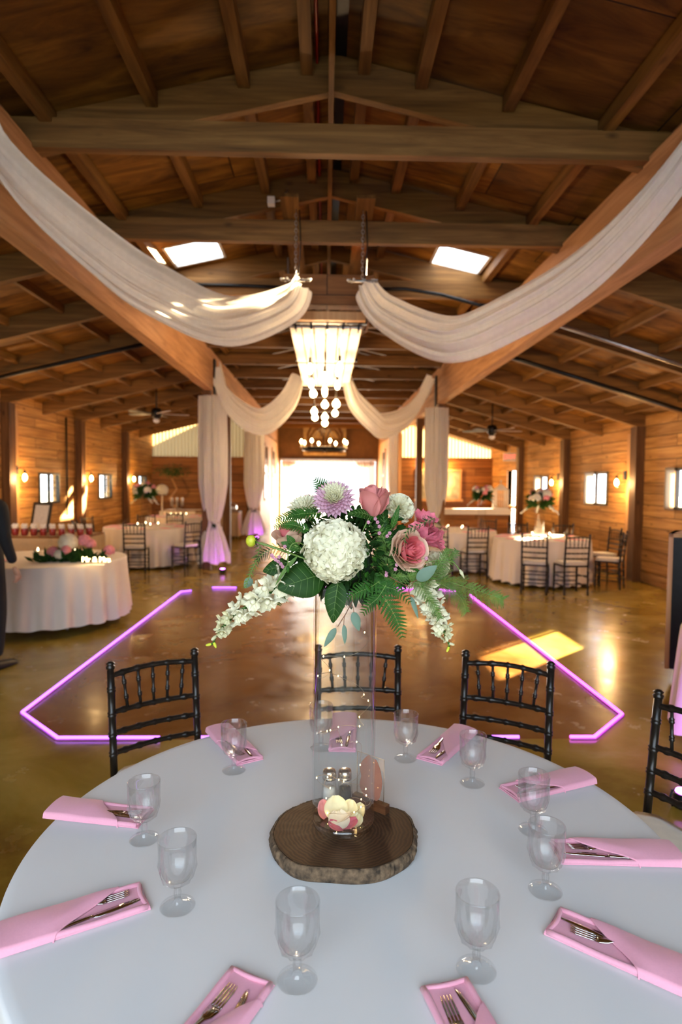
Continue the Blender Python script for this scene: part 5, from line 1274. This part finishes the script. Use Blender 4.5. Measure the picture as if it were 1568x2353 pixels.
# roses
def rosepetal(R, H, a0, span, flare, tilt, thick=0, seed=0, z0=0):
    r = random.Random(seed); ph = r.random()*6
    def fn(u, v):
        k = 2*u-1; a = a0+k*span/2*(1-.12*v)
        edge = (1-abs(k)**3.0*.45)
        h = z0+H*v*edge
        prof = R*(.28+.72*sin(min(1, v*1.25)*pi/2)**.8)+tilt*R*v+flare*R*max(0, v-.62)**1.6*4.0*(1-.35*abs(k))
        z = h-flare*H*max(0, v-.72)**1.5*1.6
        prof += .02*R*sin(7*k+ph)*v
        return Vector((prof*cos(a), prof*sin(a), z))
    return MB().grid(fn, 12, 12)
def rose(t, R, H, mats, layers, seed=0):
    r = random.Random(seed)
    for nm, mt, rows in layers:
        m = MB()
        for (rr_, hh, n, span, flare, tilt, z0) in rows:
            o = r.uniform(0, 6.28)
            for k in range(n): m.merge(rosepetal(R*rr_, H*hh*r.uniform(.96, 1.04), o+2*pi*k/n, span, flare*r.uniform(.7, 1.2), tilt, seed=r.randint(0, 999), z0=z0))
        m.build(nm, mt, t)
    m = MB().lathe([(.001, -.012), (.006, -.010), (R*.35, -.002), (R*.42, .006)], 14, caps=False)
    for k in range(5):
        a = 2*pi*k/5; m.grid(lambda u, v, a=a: Vector(((R*.40+R*.25*v)*cos(a+(u-.5)*.9*(1-v)), (R*.40+R*.25*v)*sin(a+(u-.5)*.9*(1-v)), .004-.012*v*v)), 3, 4)
    m.build('sepals', 'fern', t)
t = flower('rose', 'tall dusty pink rose bud standing at the top right', 'flower', 857, 1188, 1.50, (.06, -.10, 1), 0)
rose(t, .030, .078, None, [('inner_petals', 'rosedusty', [(.38, .93, 3, 2.9, .0, -.1, .004), (.60, .96, 3, 2.8, .06, -.08, .002)]), ('outer_petals', 'rosedusty', [(.84, .97, 3, 2.7, .12, -.02, 0), (1.0, .93, 4, 2.3, .30, .06, 0)])], 3)
t = flower('rose', 'open pink and cream rose facing us on the right', 'flower', 925, 1268, 1.50, (.55, -1.0, .25), .5)
rose(t, .036, .058, None, [('inner_petals', 'rosein', [(.16, .97, 3, 3.0, .02, -.1, .006), (.30, .98, 3, 2.9, .05, -.08, .006), (.46, .98, 3, 2.7, .10, -.05, .004), (.62, .96, 4, 2.3, .18, 0, .003), (.76, .92, 4, 2.2, .22, .02, .003)]), ('outer_petals', 'roseout', [(.90, .88, 4, 2.2, .20, .03, 0), (1.03, .80, 5, 1.9, .26, .08, 0), (1.12, .64, 5, 1.7, .30, .14, 0)])], 5)
t = flower('rose', 'peach and pink rose half hidden behind the left of the hydrangea', 'flower', 676, 1256, 1.50, (-.35, -.35, 1), .2)
rose(t, .032, .062, None, [('inner_petals', 'rosein', [(.35, .95, 3, 2.9, .0, -.1, .004), (.60, .97, 3, 2.8, .1, -.06, .002)]), ('outer_petals', 'roseout', [(.86, .95, 3, 2.7, .22, 0, 0), (1.0, .86, 4, 2.3, .3, .06, 0)])], 7)
t = flower('rose', 'small pink rose peeping out at the top left', 'flower', 711, 1172, 1.60, (-.15, -.3, 1), .4)
rose(t, .020, .040, None, [('inner_petals', 'rosein', [(.40, .95, 3, 2.9, .0, -.1, .002)]), ('outer_petals', 'lilac', [(.80, .96, 3, 2.7, .2, 0, 0), (1.0, .85, 4, 2.3, .3, .06, 0)])], 9)
# dahlias / mums : pointed cupped petals
def dahlia(t, R, parts, seed, n=110, cup=.55, lo=-.25):
    r = random.Random(seed); ms = {p[0]: (MB(), p[1]) for p in parts}
    for i in range(n):
        f = (i+.5)/n; z = 1-(1-lo)*f; a = i*2.39996; q = sqrt(max(0, 1-z*z)); d = Vector((q*cos(a), q*sin(a), z)).normalized(); L = R*(.34+.62*f**.6); w = R*.155*(.7+.6*f)
        t1 = d.cross(Vector((0, 0, 1))); t1 = t1.normalized() if t1.length > 1e-3 else Vector((1, 0, 0)); up = t1.cross(d)
        d2 = (d+Vector((0, 0, .15))).normalized(); base = d*R*.30
        def fn(u, v, d2=d2, t1=t1, up=up, base=base, L=L, w=w):
            k = 2*u-1; ww = w*sin(pi*min(1, .10+v*.90))**.55*(1 if v < .6 else (1-(v-.6)/.4*.75))
            return base+d2*(L*v)+t1*(k*ww)+up*(cup*w*k*k*(1-.3*v)+.10*L*v*v)
        key = parts[0][0] if parts[0][2](f, d) else parts[1][0]
        ms[key][0].grid(fn, 4, 5)
    for k_, (mb_, mt) in ms.items():
        if mb_.v: mb_.build(k_, mt, t)
t = flower('dahlia', 'white dahlia with lilac lower petals at the top of the bouquet', 'flower', 768, 1149, 1.50, (-.05, -.85, .55))
dahlia(t, .043, [('white_petals', 'hyd', lambda f, d: f < .34 or d.y > .45 and f < .6), ('lilac_petals', 'lilac')], 1, 150)
t = flower('chrysanthemum', 'white chrysanthemum behind the fern at the top left', 'flower', 700, 1172, 1.55, (-.35, -.6, .8))
dahlia(t, .040, [('petals', 'hyd', lambda f, d: True), ('x', 'hyd')], 2, 90)
def carnation(t, R, seed, n=46, mt='hyd'):
    r = random.Random(seed); m = MB()
    for i in range(n):
        z = 1-1.15*(i+.5)/n; a = i*2.39996; q = sqrt(max(0, 1-z*z)); d = Vector((q*cos(a), q*sin(a), z)); t1 = d.orthogonal().normalized(); t2 = d.cross(t1); sp = r.uniform(0, 6.28); e1 = t1*cos(sp)+t2*sin(sp); ph = r.uniform(0, 6)
        def fn(u, v, d=d, e1=e1, ph=ph, e2=d.cross(e1)):
            k = 2*u-1; rr_ = R*(.35+.68*v); return d*rr_*(1-.12*k*k)+e1*(k*R*.42*(.4+.6*v))+e2*(R*.07*sin(9*k+ph)*v+R*.10*sin(3*k+ph))
        m.grid(fn, 10, 4)
    m.build('ruffled_petals', mt, t); MB().lathe([(.004, -R*.75), (R*.25, -R*.4), (R*.3, 0)], 12, caps=False).build('calyx', 'fern', t)
for lb, px, py, Y, d, R_, sd in (('ruffled white carnation right of the tall rose', 916, 1170, 1.56, (.25, -.7, .6), .040, 3), ('ruffled white carnation low on the right by the grey leaf', 1000, 1300, 1.60, (.7, -.6, .1), .038, 4),
                              ('white carnation half buried at the lower right edge', 985, 1338, 1.62, (.6, -.6, -.3), .032, 5)):
    carnation(flower('carnation', lb, 'flower', px, py, Y, d), R_, sd)
# alstroemerias
def alst(t, R, seed):
    r = random.Random(seed)
    for grp_, n, w, mt in (('outer_petals', 3, .62, 'alst'), ('inner_petals', 3, .42, 'alst')):
        m = MB()
        for k in range(n):
            a = 2*pi*k/3+(0 if n == 3 and grp_[0] == 'o' else pi/3)+r.uniform(-.1, .1)
            def fn(u, v, a=a, w=w):
                k2 = 2*u-1; ww = R*w*(.18+.82*sin(pi*min(.9, .05+v*.80))**.8); rad = R*(.08+.25*v+.62*v**2.2); z = R*1.55*v-.35*R*v**3
                x = k2*ww; return Vector((rad*cos(a)-x*sin(a), rad*sin(a)+x*cos(a), z+.18*R*k2*k2*v+.02*R*sin(8*k2)*v))
            m.grid(fn, 8, 9)
        m.build(grp_, mt, t)
    m = MB()
    for k in range(5): a = k*1.3; m.tube([(0, 0, 0), (R*.12*cos(a), R*.12*sin(a), R*.7), (R*.25*cos(a), R*.25*sin(a), R*1.25)], .0006, 4)
    m.build('stamens', 'twig', t)
for lb, px, py, Y, d, R_, sd in (('coral pink alstroemeria pointing up at the right', 968, 1218, 1.57, (.25, -.45, .9), .029, 1), ('coral pink alstroemeria pointing right', 978, 1243, 1.56, (1, -.35, .1), .029, 2), ('darker pink alstroemeria between the carnation and open rose', 958, 1232, 1.54, (-.1, -.9, .4), .024, 3), ('small coral alstroemeria above the open rose', 972, 1228, 1.60, (.7, -.3, .65), .024, 4)):
    alst(flower('alstroemeria', lb, 'flower', px, py, Y, d), R_*1.15, sd)
# snapdragons
def snapdragon(label, pts, seed, n=20, r0=.0125):
    P = [at(*p) for p in pts]; t = thing('snapdragon', label, 'flower', P[0], group=GRP); o0_ = Vector(P[0]); P = [p-o0_ for p in P]; r = random.Random(seed)
    hub = HUB-o0_; MB().tube([hub]+[catm(P, i/20) for i in range(21)], [.003]+[.0030-.0015*i/20 for i in range(21)], 6).build('stem', 'stem', t)
    green = MB()
    for i in range(n):
        f = (i+.3)/n; p = catm(P, f); d = (catm(P, min(1, f+.02))-catm(P, max(0, f-.02))).normalized(); a = i*2.39996
        s1 = d.orthogonal().normalized(); s2 = d.cross(s1); o_ = (s1*cos(a)+s2*sin(a)); s = r0*(1.15-.62*f**1.4)*r.uniform(.9, 1.1)
        ax = (o_+d*.55+Vector((0, 0, -.15))).normalized(); F = Matrix.Translation(p) @ frame(ax, spin=r.uniform(-.4, .4)); m = MB()
        if f < .80:
            m.merge(MB().lathe([(s*.12, 0), (s*.34, s*.35), (s*.42, s*.9), (s*.50, s*1.25)], 10, caps=False), F)
            for k, (aa, w, L, ou) in enumerate(((-.55, .62, 1.0, .65), (.55, .62, 1.0, .65), (2.3, .5, .75, .85), (pi, .55, .8, .9), (3.98, .5, .75, .85))):
                def fn(u, v, aa=aa+pi/2, w=w, L=L, ou=ou):
                    k2 = 2*u-1; ww = s*w*sin(pi*min(.92, .25+v*.62))**.7; rad = s*(.42+ou*sin(v*2.2)); z = s*(1.15+L*.75*v-.55*v*v*ou); x = k2*ww
                    return F @ Vector((rad*cos(aa)-x*sin(aa), rad*sin(aa)+x*cos(aa), z+.22*s*k2*k2+.07*s*sin(7*k2+i)*v))
                m.grid(fn, 5, 5)
            m.merge(MB().ball((0, -s*.18, s*1.3), s*.36, 8, 6), F)
            m.build('floret', 'petalgreen' if f > .62 else 'hyd', t)
        else:
            m.merge(MB().ball((0, 0, s*.7), (s*.33, s*.33, s*.75), 8, 6), F); m.build('floret', 'bud' if f > .93 else 'petalgreen', t)
        green.merge(MB().lathe([(s*.10, -s*.1), (s*.30, s*.12), (s*.22, s*.42)], 7, caps=False), F)
    green.build('calyx', 'fern', t); return t
snapdragon('long white snapdragon hanging down to the lower left', [(668, 1325, 1.48), (632, 1352, 1.47), (590, 1378, 1.46), (545, 1408, 1.455), (508, 1445, 1.45), (487, 1482, 1.45)], 3, 30, .0190)
snapdragon('white snapdragon hanging down at the lower right', [(965, 1335, 1.52), (985, 1375, 1.50), (1003, 1410, 1.49), (1018, 1445, 1.48), (1034, 1488, 1.48)], 8, 22, .0190)
# leaves
def leaf_obj(name, label, cat, base, tip, w, mt, bend=.1, fold=.25, serr=0, nrm=CAMD, stem=False, veins=True, grp=GRP, tipw=.0):
    a = at(*base); b_ = at(*tip); d = (b_-a); L = d.length; z = Vector(nrm).normalized(); y = d.normalized(); x = y.cross(z).normalized(); z = x.cross(y)
    o_ = bpy.data.objects.new(name, None); COL.objects.link(o_); tag(o_, label, cat, grp); o_.matrix_world = Matrix.Translation(a) @ Matrix((x, y, z)).transposed().to_4x4()
    def pt(k, v, lift=0):
        ww = w*sin(pi*v**.82)**.75*(1-.25*v)+.0004
        if serr: ww *= 1+serr*(((v*26) % 1)-.5)*(abs(k) > .98)
        return Vector((k*ww, L*v, bend*L*sin(pi*v)-bend*L*.4*v+fold*abs(k)*ww-.25*ww*k*k+lift))
    m = MB().grid(lambda u, v: pt(2*u-1, v), 12, 52 if serr else 18); m.build('blade', mt, o_)
    if veins:
        vm = MB().tube([pt(0, i/14, .0006) for i in range(15)], [.0013*(1-i/16) for i in range(15)], 5)
        for s_ in (-1, 1):
            for k in range(6):
                v0 = .08+k*.14; vm.tube([pt(s_*f, v0+.16*f, .0005) for f in (0, .3, .6, .93)], [.0007, .0006, .0004, .0002], 4)
        vm.build('veins', 'vein', o_)
    h = o_.matrix_world.inverted() @ HUB
    if stem: MB().tube([Vector((0, 0, 0)), h*.5+Vector((0, 0, -.01)), h], .0016, 5).build('stem', 'stem' if stem is True else stem, o_)
    return o_
L_ = leaf_obj
L_('leaf', 'broad dark green leaf under the left side of the hydrangea', 'leaf', (745, 1318, 1.47), (638, 1352, 1.44), .050, 'leafbig', .06, .1, .06, (-.1, -1, .25), True)
L_('leaf', 'large dark leaf hanging straight down over the vase rim', 'leaf', (778, 1335, 1.45), (765, 1432, 1.435), .030, 'leafbig', .06, .3, .10, (-.25, -1, .1), True)
L_('leaf', 'rounded dark leaf at the far left behind the snapdragon', 'leaf', (668, 1300, 1.50), (604, 1312, 1.49), .026, 'leafbig', .1, .2, .05, (-.2, -1, .4), True)
L_('leaf', 'narrow folded pale edged leaf crossing the big leaf', 'leaf', (684, 1278, 1.44), (632, 1345, 1.43), .006, 'vein', .08, .3, 0, (-.6, -1, .3), True, False)
L_('leaf', 'dark leaf between the tall rose and the carnation', 'leaf', (884, 1235, 1.50), (878, 1168, 1.52), .016, 'leafbig', .1, .3, 0, (.3, -1, .2), True)
L_('leaf', 'small bright leaf pair under the carnation', 'leaf', (900, 1215, 1.49), (918, 1160, 1.48), .008, 'fern', .1, .4, 0, CAMD, True)
L_('leaf', 'dark pointed leaf right of the dahlia base', 'leaf', (850, 1185, 1.48), (800, 1180, 1.46), .016, 'leafbig', .15, .2, 0, (0, -.8, .6), True)
L_('leaf', 'green leaf over the left rose', 'leaf', (690, 1262, 1.46), (646, 1246, 1.45), .012, 'fern', .1, .3, 0, CAMD, True)
L_('leaf', 'green leaf curling at the left rose base', 'leaf', (676, 1252, 1.45), (660, 1230, 1.44), .010, 'fern', .1, .3, 0, CAMD, True)
for lb, b_, t_, w_ in (('oval grey eucalyptus leaf hanging lowest left of the vase centre', (772, 1443, 1.445), (745, 1487, 1.44), .0095), ('oval grey eucalyptus leaf hanging in the middle', (791, 1436, 1.445), (793, 1480, 1.44), .0068), ('oval grey eucalyptus leaf hanging right of the middle', (812, 1406, 1.445), (826, 1450, 1.44), .0120),
                       ('large grey green leaf on the right below the open rose', (958, 1333, 1.45), (1005, 1300, 1.44), .0165), ('dark grey eucalyptus leaf at the far left edge', (578, 1328, 1.50), (562, 1352, 1.50), .012), ('slim grey leaf hanging below the right greenery', (944, 1370, 1.48), (962, 1422, 1.475), .006)):
    L_('eucalyptus_leaf', lb, 'leaf', b_, t_, w_, 'euc', .06, .1, 0, (.15, -1, .15), False, False)
def sprig(label, lst, mt='twig', r_=.0011):
    P = [at(*p) for p in lst]; t = thing('twig', label, 'twig', P[0], group=GRP); o_ = Vector(P[0]); tag(t)
    Q = [p-o_ for p in P]; MB().tube([catm(Q, i/24) for i in range(25)], r_, 5).build('stem', mt, t); return t
sprig('thin brown twig carrying the three hanging grey leaves', [(846, 1332, 1.46), (820, 1365, 1.45), (795, 1410, 1.445), (776, 1440, 1.445)])
sprig('short brown twig to the middle hanging leaf', [(800, 1400, 1.446), (792, 1418, 1.445), (790, 1437, 1.445)], 'twig', .0008)
sprig('short brown twig to the right hanging leaf', [(804, 1392, 1.446), (812, 1396, 1.445), (813, 1408, 1.445)], 'twig', .0008)
sprig('brown twig under the open rose to the large grey leaf', [(895, 1325, 1.46), (940, 1348, 1.46), (950, 1338, 1.455), (959, 1332, 1.45)])
sprig('brown twig drooping to the slim grey leaf', [(942, 1348, 1.46), (940, 1360, 1.47), (945, 1374, 1.48)])
sprig('thin reddish twig reaching to the far left grey leaf', [(650, 1325, 1.49), (605, 1320, 1.50), (590, 1318, 1.50), (577, 1330, 1.50)])
# ferns
def fern(label, pts, wid, n=20, seed=0, mt='fern', nrm=CAMD, curl=.1):
    P = [at(*p) for p in pts]; t = thing('fern_frond', label, 'fern', P[0], group=GRP); o_ = Vector(P[0]); P = [p-o_ for p in P]; r = random.Random(seed)
    hub = HUB-o_; MB().tube([hub]+[catm(P, i/20) for i in range(21)], [.0012]+[.0011*(1-.7*i/20) for i in range(21)], 5).build('stem', 'stem', t); m = MB(); nr = Vector(nrm).normalized()
    for i in range(n):
        f = .04+.94*i/n; p = catm(P, f); d = (catm(P, min(1, f+.02))-catm(P, max(0, f-.02))).normalized(); L = wid*(sin(pi*min(1, (.22+f*.78)))**.7)*(1-.35*f)+.003
        for s_ in (-1, 1):
            sd = d.cross(nr).normalized()*s_; dr_ = (sd*.86+d*.55+nr*r.uniform(-.1, .25)).normalized(); bn = dr_.cross(nr).normalized()
            nt_ = 7; up_ = []; lo_ = []
            for j in range(nt_*2+1):
                v = j/(nt_*2); ww = L*.115*(1-v)**.7*(.75 if j % 2 == 0 else 1.75)+.0003; c = p+dr_*(L*v)-nr*(curl*L*v*v)
                up_.append(c+bn*ww+dr_*(ww*.5 if j % 2 else 0)); lo_.append(c-bn*ww+dr_*(ww*.5 if j % 2 else 0))
            m.rings([[u_, p+dr_*(L*k/(nt_*2))-nr*(curl*L*(k/(nt_*2))**2)+nr*.0006, l_] for k, (u_, l_) in enumerate(zip(up_, lo_))], False, False, loop=False)
    m.build('leaflets', mt, t); return t
fern('bright fern frond hanging down at lower centre right', [(862, 1338, 1.47), (885, 1375, 1.45), (905, 1410, 1.445), (918, 1440, 1.44), (926, 1470, 1.44)], .034, 14, 1)
fern('fern frond spreading over the vase rim to the left', [(880, 1330, 1.47), (850, 1350, 1.45), (820, 1362, 1.44), (795, 1378, 1.44)], .026, 12, 2)
fern('fern frond hanging beside the vase on the right', [(890, 1340, 1.46), (870, 1372, 1.45), (848, 1392, 1.445), (832, 1412, 1.44)], .024, 11, 3)
fern('fern tip rising above the dahlia at the top', [(775, 1150, 1.58), (752, 1130, 1.60), (738, 1115, 1.61), (722, 1100, 1.61)], .030, 12, 4)
fern('fern frond above the left rose', [(740, 1180, 1.52), (700, 1180, 1.50), (665, 1186, 1.49), (632, 1196, 1.48)], .024, 18, 5, nrm=(0, -.8, .6))
fern('fern frond lying across the left rose', [(710, 1218, 1.46), (680, 1208, 1.45), (655, 1205, 1.445), (628, 1212, 1.44)], .018, 16, 6, nrm=(0, -.9, .4))
fern('fern frond under the hydrangea at lower right', [(850, 1320, 1.47), (880, 1345, 1.46), (915, 1358, 1.45), (945, 1388, 1.45)], .026, 16, 7)
fern('small fern frond poking down beside the left snapdragon', [(655, 1340, 1.48), (648, 1360, 1.47), (643, 1378, 1.47), (640, 1392, 1.47)], .016, 10, 8)
fern('dark fern frond between hydrangea and open rose', [(870, 1300, 1.50), (880, 1270, 1.47), (885, 1235, 1.47), (890, 1205, 1.48)], .030, 18, 9)
# feathery asparagus fern
def plume(label, pts, wid, n, seed, mt='plume', dens=9):
    P = [at(*p) for p in pts]; t = thing('feathery_fern', label, 'fern', P[0], group=GRP); o_ = Vector(P[0]); P = [p-o_ for p in P]; r = random.Random(seed)
    hub = HUB-o_; MB().tube([hub]+[catm(P, i/20) for i in range(21)], .0008, 4).build('stem', 'stem', t); m = MB(); nr = CAMD.normalized()
    for i in range(n):
        f = (i+.5)/n; p = catm(P, f); d = (catm(P, min(1, f+.02))-catm(P, max(0, f-.02))).normalized(); L = wid*(1-f*.55)*r.uniform(.6, 1.1); s_ = 1 if i % 2 else -1
        sd = d.cross(nr).normalized()*s_; b_ = (sd+d*.7+nr*r.uniform(-.35, .35)).normalized(); q = p+b_*L+Vector((0, 0, -.15*L))
        m.tube([p, p.lerp(q, .5)+Vector((0, 0, .04*L)), q], .00035, 3, False)
        for j in range(dens):
            g = (j+.6)/dens; c = p.lerp(q, g)
            for s2 in (-1, 1):
                e = (b_.cross(nr)*s2+b_*.6+nr*r.uniform(-.5, .5)).normalized()*L*.22*(1.15-g)*r.uniform(.7, 1.2)
                w = b_*.0007; m.add([c-w, c+w, c+e+w*.6, c+e-w*.6], [(0, 1, 2, 3)])
    m.build('needles', mt, t); return t
plume('wispy feathery fern reaching far out to the right', [(985, 1315, 1.56), (1030, 1335, 1.54), (1080, 1352, 1.53), (1130, 1368, 1.53), (1155, 1378, 1.53)], .050, 46, 1, dens=14)
plume('feathery fern hanging at the right over the light strip', [(990, 1330, 1.54), (1030, 1350, 1.53), (1060, 1375, 1.53), (1072, 1405, 1.53)], .040, 34, 2, dens=12)
plume('feathery fern curling up at the right edge', [(1000, 1300, 1.56), (1035, 1285, 1.56), (1050, 1265, 1.56)], .028, 24, 3, dens=11)
plume('feathery fern veiling the right carnation', [(975, 1345, 1.47), (1000, 1310, 1.46), (1020, 1280, 1.46), (1030, 1262, 1.46)], .030, 30, 4, dens=11)
plume('feathery fern draped over the right snapdragon', [(955, 1325, 1.46), (975, 1360, 1.45), (998, 1390, 1.45), (1010, 1420, 1.45)], .032, 34, 5, dens=12)
plume('dark feathery fern across the open rose', [(1000, 1190, 1.46), (965, 1205, 1.45), (935, 1222, 1.45), (930, 1265, 1.45)], .020, 20, 6, 'leafdark', dens=10)
plume('feathery fern spray hanging at the far left', [(600, 1245, 1.48), (588, 1290, 1.47), (575, 1320, 1.47), (563, 1350, 1.47)], .018, 24, 7, dens=10)
plume('feathery fern at the left by the mauve buds', [(660, 1262, 1.48), (630, 1262, 1.47), (605, 1272, 1.47), (590, 1290, 1.47)], .026, 22, 8, 'leafdark', dens=10)
plume('feathery fern filling the gap right of the hydrangea', [(880, 1340, 1.47), (892, 1300, 1.46), (890, 1260, 1.46), (872, 1215, 1.46)], .038, 34, 9, dens=11)
plume('feathery fern under the open rose', [(880, 1330, 1.48), (925, 1325, 1.46), (960, 1320, 1.46)], .032, 30, 10, dens=11)
# long stem with round yellow bud
bt = at(577, 1243, 1.46); yb_ = thing('dahlia_bud', 'round yellow green bud on a long stem at the far left', 'flower bud', bt, group=GRP)
Q = [Vector(at(*p))-bt for p in ((600, 1249, 1.46), (640, 1262, 1.46), (690, 1280, 1.48), (740, 1300, 1.50))]
MB().tube([Vector((.012, 0, -.003))]+[catm(Q, i/14) for i in range(15)]+[HUB-bt], [.0024]*16+[.003], 7).build('stem', 'stem', yb_)
MB().ball((0, 0, 0), (.0125, .0125, .0145), 14, 10).build('bud', 'bud', yb_)
m = MB()
for k in range(7):
    a = k*2*pi/7; m.grid(lambda u, v, a=a: Vector((.009+.010*sin(v*2)-.006*v, ((2*u-1)*.004*sin(pi*min(.95, .2+v*.8)))*cos(a)+(.005+.017*v)*sin(a), (.005+.017*v)*cos(a)-((2*u-1)*.004)*sin(a)*(1-v))), 4, 5)
m.build('sepals', 'fern', yb_)
nb = thing('nodding_bud', 'small green nodding bud on a hooked stem beside the hydrangea', 'flower bud', at(662, 1308, 1.43), group=GRP)
o_ = Vector(nb.location); Q = [Vector(at(*p))-o_ for p in ((662, 1300, 1.43), (663, 1270, 1.43), (672, 1250, 1.43), (690, 1248, 1.44), (700, 1255, 1.46))]
MB().tube([catm(Q, i/20) for i in range(21)]+[HUB-o_], .0014, 6).build('stem', 'stem', nb); MB().ball((0, 0, 0), (.0042, .0042, .009), 10, 8).build('bud', 'fern', nb)
tb = thing('nodding_bud', 'slender green bud at the right by the feathery fern', 'flower bud', at(1062, 1318, 1.50), group=GRP)
o_ = Vector(tb.location); Q = [Vector(at(*p))-o_ for p in ((1056, 1308, 1.50), (1040, 1292, 1.50), (1010, 1288, 1.50), (980, 1292, 1.50))]
MB().tube([Vector((0, 0, 0))]+[catm(Q, i/20) for i in range(21)]+[HUB-o_], .0012, 6).build('stem', 'stem', tb); m = MB().tube([Vector((-.006, 0, .010)), Vector((-.001, 0, .002)), Vector((.006, 0, -.012))], [.002, .0048, .001], 8); m.build('bud', 'petalgreen', tb)
# wax flowers
def wax(label, base, tips, seed):
    P0 = at(*base); t = thing('wax_flower_sprig', label, 'flower', P0, group=GRP); r = random.Random(seed)
    m = MB().tube([HUB-P0, Vector((0, 0, 0))], .0010, 4); fl_ = MB()
    for (px, py) in tips:
        q = Vector(at(px, py, base[2]-.02))-P0; m.tube([Vector((0, 0, 0)), q*.5+Vector((.004, 0, .003)), q], .0006, 4)
        for k in range(5): a = k*1.2566; fl_.ball(q+Vector((.0026*cos(a), -.001, .0026*sin(a))), (.0024, .0018, .0024), 6, 5)
        fl_.ball(q+Vector((0, -.003, 0)), .0016, 5, 4)
        for k in range(4): e = Vector((r.uniform(-1, 1), -.3, r.uniform(-1, 1)))*.008; m.tube([q*.7, q*.7+e], .0005, 3)
    m.build('stem', 'plume', t); fl_.build('blooms', 'wax', t)
wax('mauve wax flowers left of the open rose', (868, 1240, 1.48), [(847, 1200), (863, 1192), (868, 1200), (872, 1210), (890, 1232), (896, 1225)], 1)
wax('mauve wax flowers below the open rose', (905, 1300, 1.47), [(912, 1298), (889, 1315), (888, 1322), (909, 1308), (872, 1225), (980, 1283)], 2)
wax('dark mauve wax flowers at the left of the hydrangea', (652, 1292, 1.46), [(628, 1280), (634, 1286), (640, 1290), (646, 1296), (650, 1302), (625, 1276), (642, 1280), (655, 1256)], 3)
# filler leaves tucked among the stems
def filler(name, n, seed, cx, mt, lab, ext, size):
    r = random.Random(seed); m = MB(); c0 = HUB+Vector(cx)
    for i in range(n):
        d = Vector((r.gauss(0, 1), r.gauss(0, 1), r.gauss(0, 1))).normalized(); p = Vector((d.x*ext[0], d.y*ext[1], d.z*ext[2]))*r.uniform(.62, 1.0)
        g = (d+Vector((r.uniform(-.7, .7), r.uniform(-.7, .7), r.uniform(-.7, .5)))).normalized(); L = size*r.uniform(.6, 1.2); s_ = g.orthogonal().normalized(); s_ = (s_*cos(i)+g.cross(s_)*sin(i)).normalized(); n_ = g.cross(s_)
        w = L*.22
        m.grid(lambda u, v: p+g*(L*v)+s_*((2*u-1)*w*sin(pi*min(.97, .06+v*.92))**.8)+n_*(L*(.15*v*v*0+.12*abs(2*u-1)*sin(pi*v))-.2*L*v*v*0)-Vector((0, 0, .2*L*v*v)), 2, 5)
    o = m.build(name, mt); o.location = c0; tag(o, lab, 'greenery', kind='stuff'); return o
filler('leafy_filler', 850, 1, (.020, -.01, .050), 'leafdark', 'dense dark green leaves packed between the flowers', (.150, .088, .105), .034)
filler('leafy_filler', 170, 2, (.045, -.02, .03), 'fern', 'brighter green leaflets among the flowers on the right', (.135, .09, .085), .026)
# hidden far side blooms so that the bouquet is round
carnation(flower('carnation', 'white carnation on the far side of the bouquet', 'flower', 800, 1235, 1.66, (.1, .9, .3)), .038, 15)
